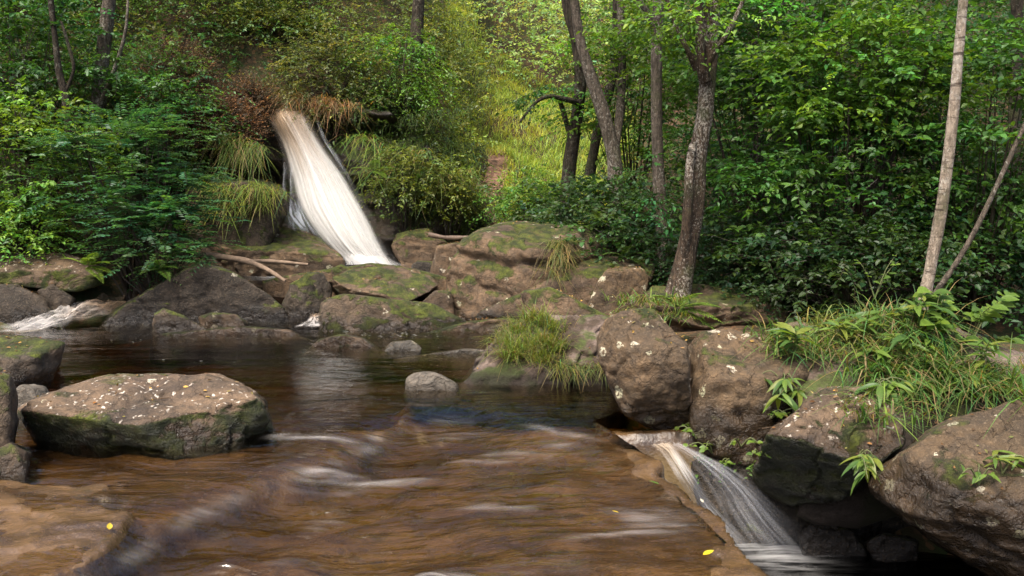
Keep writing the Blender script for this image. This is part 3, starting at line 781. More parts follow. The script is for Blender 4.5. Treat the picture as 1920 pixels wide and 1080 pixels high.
rock("boulder", "tall rounded lichen-spotted boulder beside the slab edge",
     [(1119, 630), (1140, 598), (1192, 581), (1250, 590), (1282, 625), (1290, 720), (1298, 790), (1285, 815), (1228, 803), (1168, 772), (1150, 715), (1126, 670)], 0.0, 0.85, ROCK_LICH,
     facets=[(.1, -.45, 1, .37), (0.1, -1, -.75, .34), (-.75, -.7, -.05, .31)], sub=6, seed=27, keep=True, pw=13, yf=5.15)
rock("boulder", "blocky brown boulder wedged behind the tall lichen-spotted one",
     [(1281, 655), (1300, 626), (1350, 620), (1480, 638), (1520, 680), (1500, 770), (1430, 850), (1350, 850), (1300, 830), (1290, 730)], -0.1, 1.1, ROCK_LICH,
     facets=[(.05, -.3, 1, .36), (.55, -.85, .0, .48)], sub=6, seed=28, yf=5.25, pw=13)
rock("boulder", "angular pink-brown boulder hanging over the dark lower pool",
     [(1415, 880), (1440, 815), (1500, 765), (1565, 712), (1612, 714), (1685, 785), (1692, 835), (1605, 885), (1565, 935), (1480, 945), (1428, 915)], -0.5, 0.95, ROCK_FLECK,
     facets=[(.05, -.7, .8, .25), (-.5, -.8, -.65, .25)], sub=6, seed=29, keep=True, yf=4.35, pw=20, chips=10)
rock("boulder", "massive smooth boulder with pale lichen patches in the lower right corner",
     [(1676, 866), (1760, 802), (1850, 772), (1980, 742), (2150, 750), (2150, 1140), (1880, 1090), (1800, 1050), (1700, 975), (1640, 925), (1640, 892)], -0.6, 1.3, ROCK_LICH,
     facets=[(-.25, -.55, 1, .40), (-.5, -.9, -.5, .42)], sub=6, seed=30, keep=True, yf=3.55, pw=13)
rock("boulder", "dark ferny rock face behind the small waterfall", [(1280, 830), (1350, 812), (1560, 830), (1700, 890), (1730, 1030), (1420, 1030), (1310, 930)], -0.75, 0.8, ROCK_WET, seed=32, yf=5.2, chips=4)  # near-black and widened to stand in for the shade below the boulders
rock("stone", "rounded grey stone with a white streak alone in the pool", [(760, 730), (764, 705), (785, 697), (815, 698), (856, 718), (860, 732)], 0.0, 0.30, STONE_GREY, seed=33, cat="stone", chips=4, amp=.4, pw=5, sink=.10, sub=5)
rock("stone", "flat brown stone barely above the water in mid-pool", [(585, 650), (600, 636), (640, 627), (680, 634), (706, 650)], 0.0, 0.5, ROCK, seed=34, cat="stone", amp=.6, sink=.15)
rock("stone", "small grey stone beside the flat brown one in mid-pool", [(724, 655), (735, 642), (770, 638), (790, 650), (788, 658)], 0.0, 0.25, STONE_GREY, seed=35, cat="stone", amp=.5, sink=.1)
rock("stone", "pale flat stone awash before the grassy islet", [(800, 662), (850, 655), (915, 655), (935, 664), (880, 670)], -0.03, 0.4, STONE_GREY, seed=36, cat="stone", amp=.4, sink=.1)
rock("boulder", "brown bank rock right of the waterfall foot", [(735, 462), (748, 436), (800, 428), (835, 455), (825, 485), (750, 490)], 0.2, 0.6, ROCK, seed=37, yf=12.0, strata=.02)
rock("boulder", "low brown rock behind the great boulder", [(815, 480), (820, 460), (870, 455), (880, 480), (850, 490)], 0.3, 0.5, ROCK, seed=38, yf=10.9)
LEDGE = "moss-covered ledge of the cliff left of the fall"
rock("boulder", LEDGE, [(355, 425), (350, 350), (400, 338), (500, 340), (530, 352), (535, 400), (520, 430)], 0.3, 0.9, ROCK_MOSS, seed=40, yf=11.5, strata=.03, sub=5)
rock("stone", "wet brown stone at the foot of the small waterfall", [(1500, 1000), (1530, 975), (1590, 985), (1610, 1020), (1560, 1040), (1505, 1030)], -0.72, 0.3, ROCK_DARK, seed=51, cat="stone")
rock("stone", "low wet stone in the dark lower pool", [(1620, 1020), (1660, 1000), (1715, 1015), (1720, 1050), (1640, 1055)], -0.72, 0.35, ROCK_DARK, seed=52, cat="stone")
rock("stone", "dark stone under the overhang of the angular boulder", [(1560, 945), (1600, 930), (1660, 945), (1650, 985), (1580, 985)], -0.6, 0.35, ROCK_DARK, seed=53, cat="stone")
# grassy islet
isl = rock("islet", "low earthy islet with grass on its left end in the pool", [(912, 670), (945, 628), (1000, 600), (1060, 592), (1150, 600), (1175, 640), (1170, 705), (1100, 722), (1010, 718), (935, 695)], 0.0, 1.3, None, seed=39, sub=6, pw=7, cat="islet", amp=2.2, chips=0, facets=[(-.1, -.55, 1, .26), (.0, -1, .5, .5)], yf=6.25)
m, n, out = new_mat("islet_soil")
t = NT(n)
geo = t.node("ShaderNodeNewGeometry"); pos = geo.outputs['Position']
n1 = t.noise(pos, 3.5, 6, 0.65); n2 = t.noise(pos, 30, 5, 0.7)
base = t.mix(t.ramp(n1, 0.4, 0.6), (0.05, 0.034, 0.022), (0.17, 0.125, 0.10))
base = t.mix(t.ramp(t.noise(pos, 5, 5), 0.5, 0.62), base, (0.055, 0.07, 0.018))
base = t.mix(t.ramp(n2, 0.4, 0.7, 0, 0.6), base, (0.03, 0.02, 0.012))
base = t.mix(t.ramp(t.sep(pos)[2], 0.03, 0.14, 0.85, 0), base, (0.012, 0.009, 0.006))
principled(t, out, base, 0.85, 0.25, t.bump(t.math('ADD', n1, t.math('MULTIPLY', n2, .5)), 0.9, 0.05))
isl.data.materials.append(m)
for o_ in (): pass

# ------------------------------------------------------------------ trees: stems
def tube(path, rad, sides=14, rings=None, wob=0.08, seed=0):
    path = np.array(path, float); rad = np.array(rad, float)
    k = rings or max(8, 10 * (len(path) - 1))
    tt = np.linspace(0, len(path) - 1, k)
    i = np.clip(tt.astype(int), 0, len(path) - 2); f = (tt - i)[:, None]
    p0 = path[np.clip(i - 1, 0, None)]; p1 = path[i]; p2 = path[i + 1]; p3 = path[np.clip(i + 2, None, len(path) - 1)]
    c = 0.5 * (2 * p1 + (p2 - p0) * f + (2 * p0 - 5 * p1 + 4 * p2 - p3) * f * f + (3 * p1 - p0 - 3 * p2 + p3) * f ** 3)
    r = np.interp(tt, np.arange(len(path)), rad)
    d = norm(np.gradient(c, axis=0))
    ref = np.where(np.abs(d[:, 2:3]) > 0.85, np.array([[0, 1.0, 0]]), np.array([[0, 0, 1.0]]))
    a = norm(np.cross(d, ref)); b = np.cross(d, a)
    th = np.linspace(0, 2 * math.pi, sides, endpoint=False)
    V = c[:, None] + r[:, None, None] * (np.cos(th)[None, :, None] * a[:, None] + np.sin(th)[None, :, None] * b[:, None])
    V = V.reshape(-1, 3)
    cc = np.repeat(c, sides, 0); rr = np.repeat(r, sides)
    nz = fbm(V * np.array([7, 7, 3]) + seed * 5.1, 3)
    V = cc + (V - cc) * (1 + wob * nz)[:, None]
    i = np.arange(k - 1)[:, None] * sides; j = np.arange(sides)[None]
    j2 = (j + 1) % sides
    F = np.stack([(i + j), (i + j2), (i + sides + j2), (i + sides + j)], -1).reshape(-1, 4)
    return V, F
def tube_obj(name, path, rad, mat, parent, loc, **kw):
    V, F = tube(path, rad, **kw)
    return link(name, mesh_np(name, V - np.asarray(loc), F), mat, parent)

# ------------------------------------------------------------------ leaves
class Acc:
    def __init__(s): s.v, s.q, s.c, s.n = [], [], [], 0
    def raw(s, v, q, c):
        s.v.append(v); s.q.append(q + s.n); s.c.append(c); s.n += len(v)
    def leaves(s, pos, d, nor, ln, wd, col, fold=0.18, droop=0.12):
        N = len(pos)
        if not N: return
        d = norm(d); side = norm(np.cross(d, nor)); nn = np.cross(side, d)
        ln = np.broadcast_to(ln, (N,))[:, None]; wd = np.broadcast_to(wd, (N,))[:, None]
        up = nn * wd * fold
        b = pos
        l1 = pos + d * ln * 0.30 + side * wd * 0.46 + up; r1 = pos + d * ln * 0.30 - side * wd * 0.46 + up
        l2 = pos + d * ln * 0.68 + side * wd * 0.36 + up * .7 - nn * ln * droop * .4; r2 = pos + d * ln * 0.68 - side * wd * 0.36 + up * .7 - nn * ln * droop * .4
        tp = pos + d * ln - nn * ln * droop
        V = np.stack([b, r1, r2, tp, l2, l1], 1).reshape(-1, 3)
        i = np.arange(N)[:, None] * 6
        Q = np.concatenate([i + np.array([[0, 1, 2, 3]]), i + np.array([[0, 3, 4, 5]])])
        s.raw(V, Q, np.repeat(col, 6, 0))
    def twigs(s, a, b, r, col):
        N = len(a)
        d = norm(b - a)
        x = norm(np.cross(d, np.array([[0.3, 0.2, 0.9]]))); y = np.cross(d, x)
        ring = []
        for th in (0, 2.094, 4.189):
            ring.append(x * math.cos(th) + y * math.sin(th))
        r = np.broadcast_to(r, (N,))[:, None]
        V = np.stack([a + ring[0] * r, a + ring[1] * r, a + ring[2] * r, b + ring[0] * r * .4, b + ring[1] * r * .4, b + ring[2] * r * .4], 1).reshape(-1, 3)
        i = np.arange(N)[:, None] * 6
        Q = np.concatenate([i + np.array([[0, 1, 4, 3]]), i + np.array([[1, 2, 5, 4]]), i + np.array([[2, 0, 3, 5]])])
        s.raw(V, Q, np.broadcast_to(np.asarray(col), (N * 6, 3)))
    def blades(s, pos, d, ln, wd, bend, col, segs=4):
        N = len(pos)
        d = norm(d); out = d.copy(); out[:, 2] = 0; out = norm(out + 1e-6)
        side = norm(np.cross(d, np.array([[0, 0, 1.0]])) + 1e-6)
        ln = np.broadcast_to(ln, (N,))[:, None]; wd = np.broadcast_to(wd, (N,))[:, None]; bend = np.broadcast_to(bend, (N,))[:, None]
        vs_ = []
        for k in range(segs + 1):
            tt = k / segs
            c = pos + d * ln * tt + (out * 0.45 - np.array([[0, 0, 1.0]]) * 0.75) * ln * bend * tt * tt
            wv = wd * (1 - tt ** 1.6) * 0.5 + 0.0004
            vs_ += [c + side * wv, c - side * wv]
        V = np.stack(vs_, 1).reshape(-1, 3)
        m_ = 2 * (segs + 1)
        i = np.arange(N)[:, None] * m_
        Q = np.concatenate([i + np.array([[2 * k, 2 * k + 1, 2 * k + 3, 2 * k + 2]]) for k in range(segs)])
        s.raw(V, Q, np.repeat(col, m_, 0))
    def mesh(s, name, loc=(0, 0, 0), smooth=False):
        v = np.concatenate(s.v) - np.asarray(loc)
        return mesh_np(name, v, np.concatenate(s.q), smooth, col=np.clip(np.concatenate(s.c), 0.002, 1))

def jit(N, k): return rng.normal(size=(N, 3)) * k
def tint(N, col, var=0.22, hue=0.10):
    col = np.asarray(col, float)
    if col.ndim == 1: col = np.repeat(col[None], N, 0)
    b = np.exp(rng.normal(size=(N, 1)) * var)
    h = rng.normal(size=(N, 1)) * hue
    c = col * b
    c = c * np.concatenate([1 + h * 1.5, 1 + h * 0.3, 1 - h], 1)
    return np.clip(c, 0.003, 0.9)
TWIG = (0.05, 0.035, 0.024)
def sprays(acc, base, d, length, L, leaf, col, wr=0.55, droop=0.25, kind='alt', flat=0.35, twig=0.003):
    """Leafy twigs: base (S,3), d (S,3), length (S,), col (S,3)."""
    S = len(base)
    d = norm(d)
    side = norm(np.cross(d, np.array([[0, 0, 1.0]])) + 1e-5)
    t_ = np.linspace(0.12, 1.0, L)
    T = np.repeat(t_[None], S, 0) + rng.normal(size=(S, L)) * 0.02
    ln = np.broadcast_to(length, (S,))
    pos = base[:, None] + d[:, None] * (T * ln[:, None])[..., None]
    pos[..., 2] -= droop * ln[:, None] * T ** 2
    if kind == 'pin':
        sg = np.where(np.arange(L) % 2 == 0, 1, -1)[None, :, None]
        T2 = (np.floor(np.arange(L) / 2) * 2 + 1) / L
        ld = d[:, None] * 0.35 + side[:, None] * sg + rng.normal(size=(S, L, 3)) * 0.10
        nor = np.array([0, 0, 1.0]) + rng.normal(size=(S, 1, 3)) * 0.25 + rng.normal(size=(S, L, 3)) * 0.12
        lsz = leaf * (0.75 + 0.5 * np.sin(np.pi * np.clip(T, 0, 1))) * rng.uniform(0.85, 1.15, (S, L))
    else:
        sg = np.where(np.arange(L) % 2 == 0, 1, -1)[None, :, None]
        ld = d[:, None] * 0.55 + side[:, None] * sg * 0.8 + rng.normal(size=(S, L, 3)) * 0.35 + np.array([0, 0, -0.28])
        nor = np.array([0, 0, 1.0]) + rng.normal(size=(S, L, 3)) * flat
        lsz = leaf * rng.uniform(0.45, 1.45, (S, L)) * rng.uniform(.75, 1.25, (S, 1))
    c = tint(S * L, np.repeat(col, L, 0), 0.16, 0.07)
    lsz = lsz.ravel()
    acc.leaves(pos.reshape(-1, 3), ld.reshape(-1, 3), nor.reshape(-1, 3), lsz, lsz * wr, c)
    if twig:
        tip = base + d * ln[:, None]; tip[:, 2] -= droop * ln
        mid = base + d * ln[:, None] * 0.5; mid[:, 2] -= droop * ln * 0.25
        acc.twigs(base, mid, twig, TWIG); acc.twigs(mid, tip, twig * .6, TWIG)
def blob_points(N, c, r, shell=0.55):
    d = norm(rng.normal(size=(N, 3)))
    rad = rng.uniform(shell, 1.0, (N, 1)) ** 0.7
    return c + d * rad * np.asarray(r), d
def crown(acc, c, r, boughs, per, spray_len, L, leaf, col, colvar=0.25, wr=0.55, droop=0.25, kind='alt', plate=(0.45, 0.14), shell=0.5, up=0.15, minz=None, root=None, bough_r=0.012, twig=0.003, layer=True):
    """A crown made of leafy plates at bough ends; returns the bough ends."""
    c = np.asarray(c, float); r = np.asarray(r, float)
    ends, dd = blob_points(boughs, c, r, shell)
    if minz is not None: ends[:, 2] = np.maximum(ends[:, 2], minz + 0.1)
    bc = tint(boughs, col, colvar, 0.12)
    rep = np.repeat(np.arange(boughs), per)
    N = len(rep)
    pr, ph = plate
    off = rng.normal(size=(N, 3)) * np.array([pr, pr, ph]) * 0.6
    base = ends[rep] + off
    outd = (base - c) / r
    outd[:, 2] *= 0.35
    d = norm(norm(outd) * 0.8 + rng.normal(size=(N, 3)) * 0.45 * np.array([1, 1, 0.4]) + np.array([0, 0, up]))
    sprays(acc, base - d * spray_len * .4, d, spray_len * rng.uniform(0.6, 1.25, N), L, leaf, bc[rep], wr, droop, kind, twig=twig)
    if root is not None:
        k = min(boughs, 40)
        rt = np.asarray(root, float)
        mid = rt * 0.45 + ends[:k] * 0.55 + jit(k, 0.08); mid[:, 2] += 0.08
        acc.twigs(np.repeat(rt[None], k, 0) + jit(k, 0.03), mid, bough_r, TWIG)
        acc.twigs(mid, ends[:k], bough_r * .5, TWIG)
    return ends

# colours of foliage; the dark green has the wood's shade mixed in
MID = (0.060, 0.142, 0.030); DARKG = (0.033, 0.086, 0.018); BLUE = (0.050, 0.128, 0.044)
LIME = (0.115, 0.220, 0.030); OLIVE = (0.125, 0.165, 0.050); BROWN = (0.13, 0.080, 0.044)
PALE_SUN = (0.32, 0.43, 0.15)  # brighter than real leaves: the glade's sunlight is painted into this colour

def tree(name, label, base, stems, mat, crowns=(), leaf_col=MID, group=None, sides=14):
    """stems: list of (kind, [(px,py,Y)...], [radius px...])."""
    base = np.asarray(base, float)
    t_ = thing(name, label, "tree", base, group)
    for i, (kind, pts, rad) in enumerate(stems):
        path = [P(*q) for q in pts]
        rr = [r * q[2] / FPX for r, q in zip(rad, pts)]
        tube_obj(kind, path, rr, mat, t_, base, seed=i + base[0], sides=sides)
    if crowns:
        acc = Acc()
        for kw in crowns: crown(acc, **kw)
        o = link("crown", acc.mesh("crown", base), LEAF, t_)
        o['kind'] = 'stuff'
    return t_

def top_crown(x, y, z, r, n=26, leaf=0.09, col=MID, per=9, L=9, spl=0.55):
    return dict(c=(x, y, z), r=r, boughs=n, per=per, spray_len=spl, L=L, leaf=leaf, col=col, plate=(0.7, 0.22), shell=0.35)

# mottled tree in front
b = P(1268, 568, 8.25)
tree("deciduous_tree", "mottled lichen-barked tree with a forked trunk standing on the layered slab", b,
     [("trunk", [(1262, 590, 8.25), (1272, 545, 8.25), (1288, 470, 8.25), (1303, 390, 8.25), (1308, 300, 8.25), (1322, 210, 8.25), (1330, 100, 8.3), (1338, -40, 8.35), (1345, -300, 8.4)], [38, 25, 19, 17.5, 17, 15.5, 15, 14, 11]),
      ("branch", [(1322, 150, 8.2), (1314, 120, 8.15), (1312, 60, 8.15), (1311, -60, 8.15), (1300, -250, 8.2)], [12, 9, 8, 7.5, 5]),
      ("branch", [(1318, 150, 8.2), (1335, 105, 8.1), (1362, 65, 8.05), (1385, 20, 8.0), (1420, -60, 8.0)], [8, 6, 5, 4, 3]),
      ("branch", [(1306, 130, 8.25), (1290, 95, 8.2), (1268, 50, 8.2), (1250, 0, 8.2), (1225, -80, 8.2)], [7, 5, 4, 3.5, 3]),
      ("branch", [(1284, 480, 8.2), (1290, 380, 8.1), (1294, 300, 8.12), (1300, 270, 8.2)], [10, 9, 8, 7])],
     BARK_L, [top_crown(2.4, 8.8, 6.4, (2.6, 2.4, 1.8), 60), dict(c=P(1300, 20, 8.0), r=(.75, .4, .22), boughs=16, per=9, spray_len=.35, L=9, leaf=.05, col=LIME, plate=(.25, .08)), dict(c=P(1215, 330, 8.6), r=(.3, .3, .35), boughs=8, per=6, spray_len=.3, L=8, leaf=.045, col=MID, plate=(.15, .06))])
b = P(1245, 470, 9.6)
tree("deciduous_tree", "straight dark-footed trunk left of the mottled tree", b,
     [("trunk", [(1250, 500, 9.6), (1244, 430, 9.6), (1236, 350, 9.6), (1232, 250, 9.6), (1231, 150, 9.6), (1232, 60, 9.6), (1236, -40, 9.6), (1240, -300, 9.6)], [16, 13, 11.5, 10.5, 10.5, 10.5, 10, 8]),
      ("branch", [(1230, 55, 9.6), (1215, 25, 9.55), (1198, 0, 9.5), (1170, -50, 9.5)], [7, 6, 5, 3])],
     BARK_G, [top_crown(2.0, 9.9, 7.2, (2.2, 2.2, 2.0), 26)])
b = P(1062, 425, 12.0)
tree("alder_tree", "dark leaning twin-stemmed tree at the edge of the sunny glade", b,
     [("trunk", [(1060, 440, 12), (1062, 400, 12), (1068, 310, 12), (1080, 230, 12), (1088, 150, 12), (1082, 80, 12), (1064, 10, 12), (1050, -90, 12)], [20, 15, 13, 11, 11, 11, 10, 8]),
      ("branch", [(1085, 192, 11.9), (1060, 186, 11.7), (1030, 181, 11.5), (1005, 192, 11.4), (975, 228, 11.3)], [6, 5, 4, 3, 2]),
      ("branch", [(1070, 260, 12), (1058, 215, 12), (1050, 190, 11.9)], [5, 5, 4])],
     BARK_D, [top_crown(0.8, 12.2, 6.6, (1.2, 1.2, 1.2), 10), dict(c=P(1010, 180, 11.5), r=(0.42, 0.4, 0.16), boughs=9, per=5, spray_len=.35, L=9, leaf=.05, col=DARKG, plate=(.2, .06))])
b = P(1158, 375, 11.4)
tree("alder_tree", "grey trunk leaning left above the leafy thicket", b,
     [("trunk", [(1160, 400, 11.4), (1156, 345, 11.4), (1148, 280, 11.4), (1132, 215, 11.4), (1113, 160, 11.4), (1097, 110, 11.4), (1085, 60, 11.4), (1070, -50, 11.4)], [17, 15, 13, 13, 12, 10, 9, 7]),
      ("branch", [(1150, 300, 11.4), (1160, 230, 11.6), (1166, 150, 11.8), (1165, 50, 12), (1160, -60, 12)], [8, 8, 8, 7, 6])],
     BARK_G, [top_crown(1.2, 11.6, 7.0, (1.2, 1.2, 1.0), 10)])
b = P(1110, 310, 13.2)
tree("alder_tree", "slim dark stem curving right behind the grey leaning trunk", b,
     [("trunk", [(1106, 330, 13.2), (1113, 285, 13.2), (1125, 225, 13.2), (1142, 170, 13.2), (1152, 120, 13.2), (1156, 40, 13.2), (1156, -60, 13.2)], [11, 9, 9, 9, 8, 8, 6])],
     BARK_D, [top_crown(1.6, 13.4, 7.0, (1.2, 1.2, 1.0), 8)])
# birch
b = P(1728, 600, 6.3)
tree("birch_tree", "pale slender birch rising from the grassy right bank", b,
     [("trunk", [(1722, 640, 6.3), (1730, 580, 6.3), (1745, 500, 6.3), (1762, 410, 6.3), (1775, 320, 6.3), (1788, 210, 6.3), (1797, 100, 6.3), (1806, 0, 6.3), (1815, -120, 6.3), (1830, -400, 6.4)], [15, 12.5, 11, 10.5, 10, 9.5, 9, 8.5, 7.5, 5])],
     BARK_B, [dict(top_crown(3.6, 6.5, 6.0, (1.6, 1.6, 1.6), 20, .05), kind='alt')])
b = P(1742, 585, 6.2)
tree("birch_tree", "thin bare sapling leaning right from the foot of the birch", b,
     [("trunk", [(1738, 600, 6.2), (1752, 555, 6.2), (1795, 490, 6.2), (1832, 425, 6.2), (1868, 350, 6.2), (1905, 270, 6.2), (1935, 200, 6.2), (1980, 60, 6.2)], [7, 6, 5.2, 5, 4.6, 4.2, 4, 3])],
     BARK_G, [dict(c=P(1908, 248, 6.2), r=(.05, .05, .08), boughs=3, per=3, spray_len=.10, L=4, leaf=.035, col=LIME, plate=(.03, .03))], sides=10)
# left bank trees
b = P(165, 350, 11.2)
tree("deciduous_tree", "pale trunk half hidden by leaves on the left slope", b,
     [("trunk", [(162, 400, 11.2), (168, 320, 11.2), (182, 220, 11.2), (190, 130, 11.2), (200, 40, 11.2), (208, -40, 11.2), (220, -250, 11.3)], [16, 14, 13, 12, 12, 11, 8]),
      ("branch", [(186, 200, 11.1), (215, 130, 10.9), (235, 60, 10.8), (240, 0, 10.8)], [5, 4, 3, 2])],
     BARK_G, [top_crown(-5.2, 11.8, 7.0, (1.6, 1.5, 1.2), 10)])
b = P(126, 270, 10.4)
tree("deciduous_tree", "thin crooked dark stem at the far left of the slope", b,
     [("trunk", [(128, 330, 10.4), (128, 240, 10.4), (122, 180, 10.4), (110, 130, 10.4), (103, 70, 10.4), (95, 0, 10.4), (85, -100, 10.4)], [9, 7, 7, 6, 5, 5, 4]),
      ("branch", [(124, 170, 10.4), (138, 130, 10.4), (130, 90, 10.4), (115, 40, 10.4)], [3, 3, 3, 2])],
     BARK_D, [top_crown(-5.8, 10.9, 6.4, (1.0, 1.0, .8), 8)])
b = P(770, 250, 14.6)
tree("ivy_tree", "ivy-clad dark trunk on the slope right of the fall", b,
     [("trunk", [(766, 290, 14.6), (770, 230, 14.6), (776, 160, 14.6), (780, 90, 14.6), (784, 20, 14.6), (790, -100, 14.6)], [18, 15, 14, 13, 11, 9])],
     BARK_D, [top_crown(-1.7, 15.2, 6.6, (1.0, 1.0, .8), 8, .06, LIME), dict(c=P(776, 170, 14.5), r=(.2, .2, .9), boughs=20, per=3, spray_len=.2, L=6, leaf=.05, col=DARKG, plate=(.08, .1))])
b = P(630, 90, 17)
tree("birch_tree", "pale distant trunk at the top of the slope above the fall", b,
     [("trunk", [(630, 120, 17), (631, 60, 17), (632, 0, 17), (634, -120, 17)], [9, 8, 7.5, 6])], BARK_B, [top_crown(-3.3, 17.6, 9.0, (1.2, 1.2, 1.0), 8)])
for i, (px, py, Y, lean, r, lab) in enumerate([(1395, 400, 13, 10, 9, "dark trunk deep in the wood just right of the mottled tree"), (1478, 430, 12, -8, 11, "dark trunk in the shade behind the hazel thicket"),
        (1900, 330, 11, 4, 12, "shadowed trunk at the far right edge of the wood"), (1560, 420, 15, 6, 10, "faint trunk far back in the wood above the angular boulder"), (1655, 380, 13.5, -4, 8, "slim shadowed trunk left of the birch")]):
    b = P(px, py, Y)
    b[2] = height(b[0], b[1])[0]
    tree("woodland_tree", lab, b, [("trunk", [(px - lean, py + 160, Y), (px, py, Y), (px + lean, py - 180, Y), (px + 2 * lean, py - 420, Y), (px + 2.5 * lean, py - 800, Y)], [r * 1.2, r, r * .9, r * .8, r * .5])],
         BARK_D, [top_crown(b[0] + .2, b[1], 6.5, (2.4, 2.4, 1.8), 24, .1, DARKG)], group="trees of the shaded wood")

# ------------------------------------------------------------------ shrubs
def shrub(name, label, px, py, Y, r, kw, n_stem=5, mat=LEAF, group=None, cat="shrub", bark=BARK_D):
    """Crown centre at picture point; root on the ground below."""
    c = P(px, py, Y)
    g = height(c[0], c[1])[0]
    base = np.array([c[0], c[1], min(g, c[2])])
    t_ = thing(name, label, cat, base, group)
    acc = Acc()
    ends = crown(acc, c=c, r=r, root=base, minz=g, **kw)
    o = link("crown", acc.mesh("crown", base), mat, t_); o['kind'] = 'stuff'
    for k in range(n_stem):
        e = ends[k]
        mid = base * 0.5 + e * 0.5 + np.array([0, 0, 0.12])
        tube_obj("stem", [base + jit(1, .05)[0] * np.array([1, 1, 0]), mid, e], [0.022, 0.014, 0.006], bark, t_, base, sides=6, rings=8)
    return t_
HAZEL = dict(boughs=44, per=15, spray_len=0.42, L=11, leaf=0.060, col=MID, plate=(0.42, 0.11), wr=0.68)
ROWAN = dict(boughs=55, per=11, spray_len=0.26, L=13, leaf=0.052, col=BLUE, plate=(0.34, 0.10), kind='pin', wr=0.40, droop=0.2, colvar=.2)
FINE = dict(boughs=60, per=12, spray_len=0.35, L=12, leaf=0.042, col=OLIVE, plate=(0.30, 0.2), wr=0.6, droop=0.4)
def K(d, **kw): return dict(d, **kw)
for lab, px, py, Y, r, kw in [
    ("blue-green rowan shrub overhanging the left bank", 235, 320, 9.6, (0.85, 0.6, 0.75), K(ROWAN, boughs=70)),
    ("lower blue-green rowan boughs above the left slab", 290, 430, 9.3, (0.55, 0.5, 0.42), K(ROWAN, boughs=36)),
    ("bright green leafy shrub at the far left edge", 40, 285, 10.0, (0.85, 0.6, 0.8), K(HAZEL, leaf=0.049, col=LIME, boughs=50)),
    ("shaded hazel behind the rowan on the left slope", 150, 190, 11.5, (1.3, .8, 0.9), K(HAZEL, col=MID, leaf=0.053)),
    ("low yellow-green undergrowth above the left slab", 45, 425, 9.7, (0.65, 0.4, 0.28), K(FINE, col=LIME, boughs=36)),
    ("dark upper shrub in the top left corner", 30, 90, 11, (1.2, .8, 0.8), K(HAZEL, col=DARKG, leaf=0.057)),
    ("shrub of small leaves left of the brown heather", 310, 210, 11.8, (0.8, .6, 0.9), K(FINE, col=(0.075, .14, .032))),
]:
    shrub("shrub", lab, px, py, Y, r, kw)
def heather(lab, px, py, Y, r, col, n=1500):
    c = P(px, py, Y); base = c - np.array([0, 0, r[2]])
    t_ = thing("heather", lab, "heather", base)
    acc = Acc()
    p_, d = blob_points(n, c, r, 0.2)
    d = norm(d * np.array([1, 1, .5]) + np.array([0, -.2, 0.5]) + jit(n, .3))
    acc.twigs(p_ - d * .2, p_ + d * 0.12, 0.004, (0.07, 0.045, 0.03))
    sprays(acc, p_ - d * .12, d, 0.28, 14, 0.022, tint(n, col, .3, .15), .5, .1, flat=.8, twig=0)
    o = link("foliage", acc.mesh("foliage", base), DRY, t_); o['kind'] = 'stuff'
    tube_obj("stem", [base, c * .5 + base * .5, c], [.03, .02, .01], BARK_D, t_, base, sides=6, rings=6)
heather("dark brown heather bush left above the fall", 330, 150, 12.6, (0.55, .5, .6), (.17, .11, .065))
heather("rust-brown heather bush hanging over the ledge beside the fall", 395, 235, 12.4, (0.75, .45, .45), (0.22, .13, .075), 1800)
heather("grey-brown bush touching the lip of the fall", 465, 195, 13.0, (0.42, .4, .38), (.19, .12, .07), 1100)
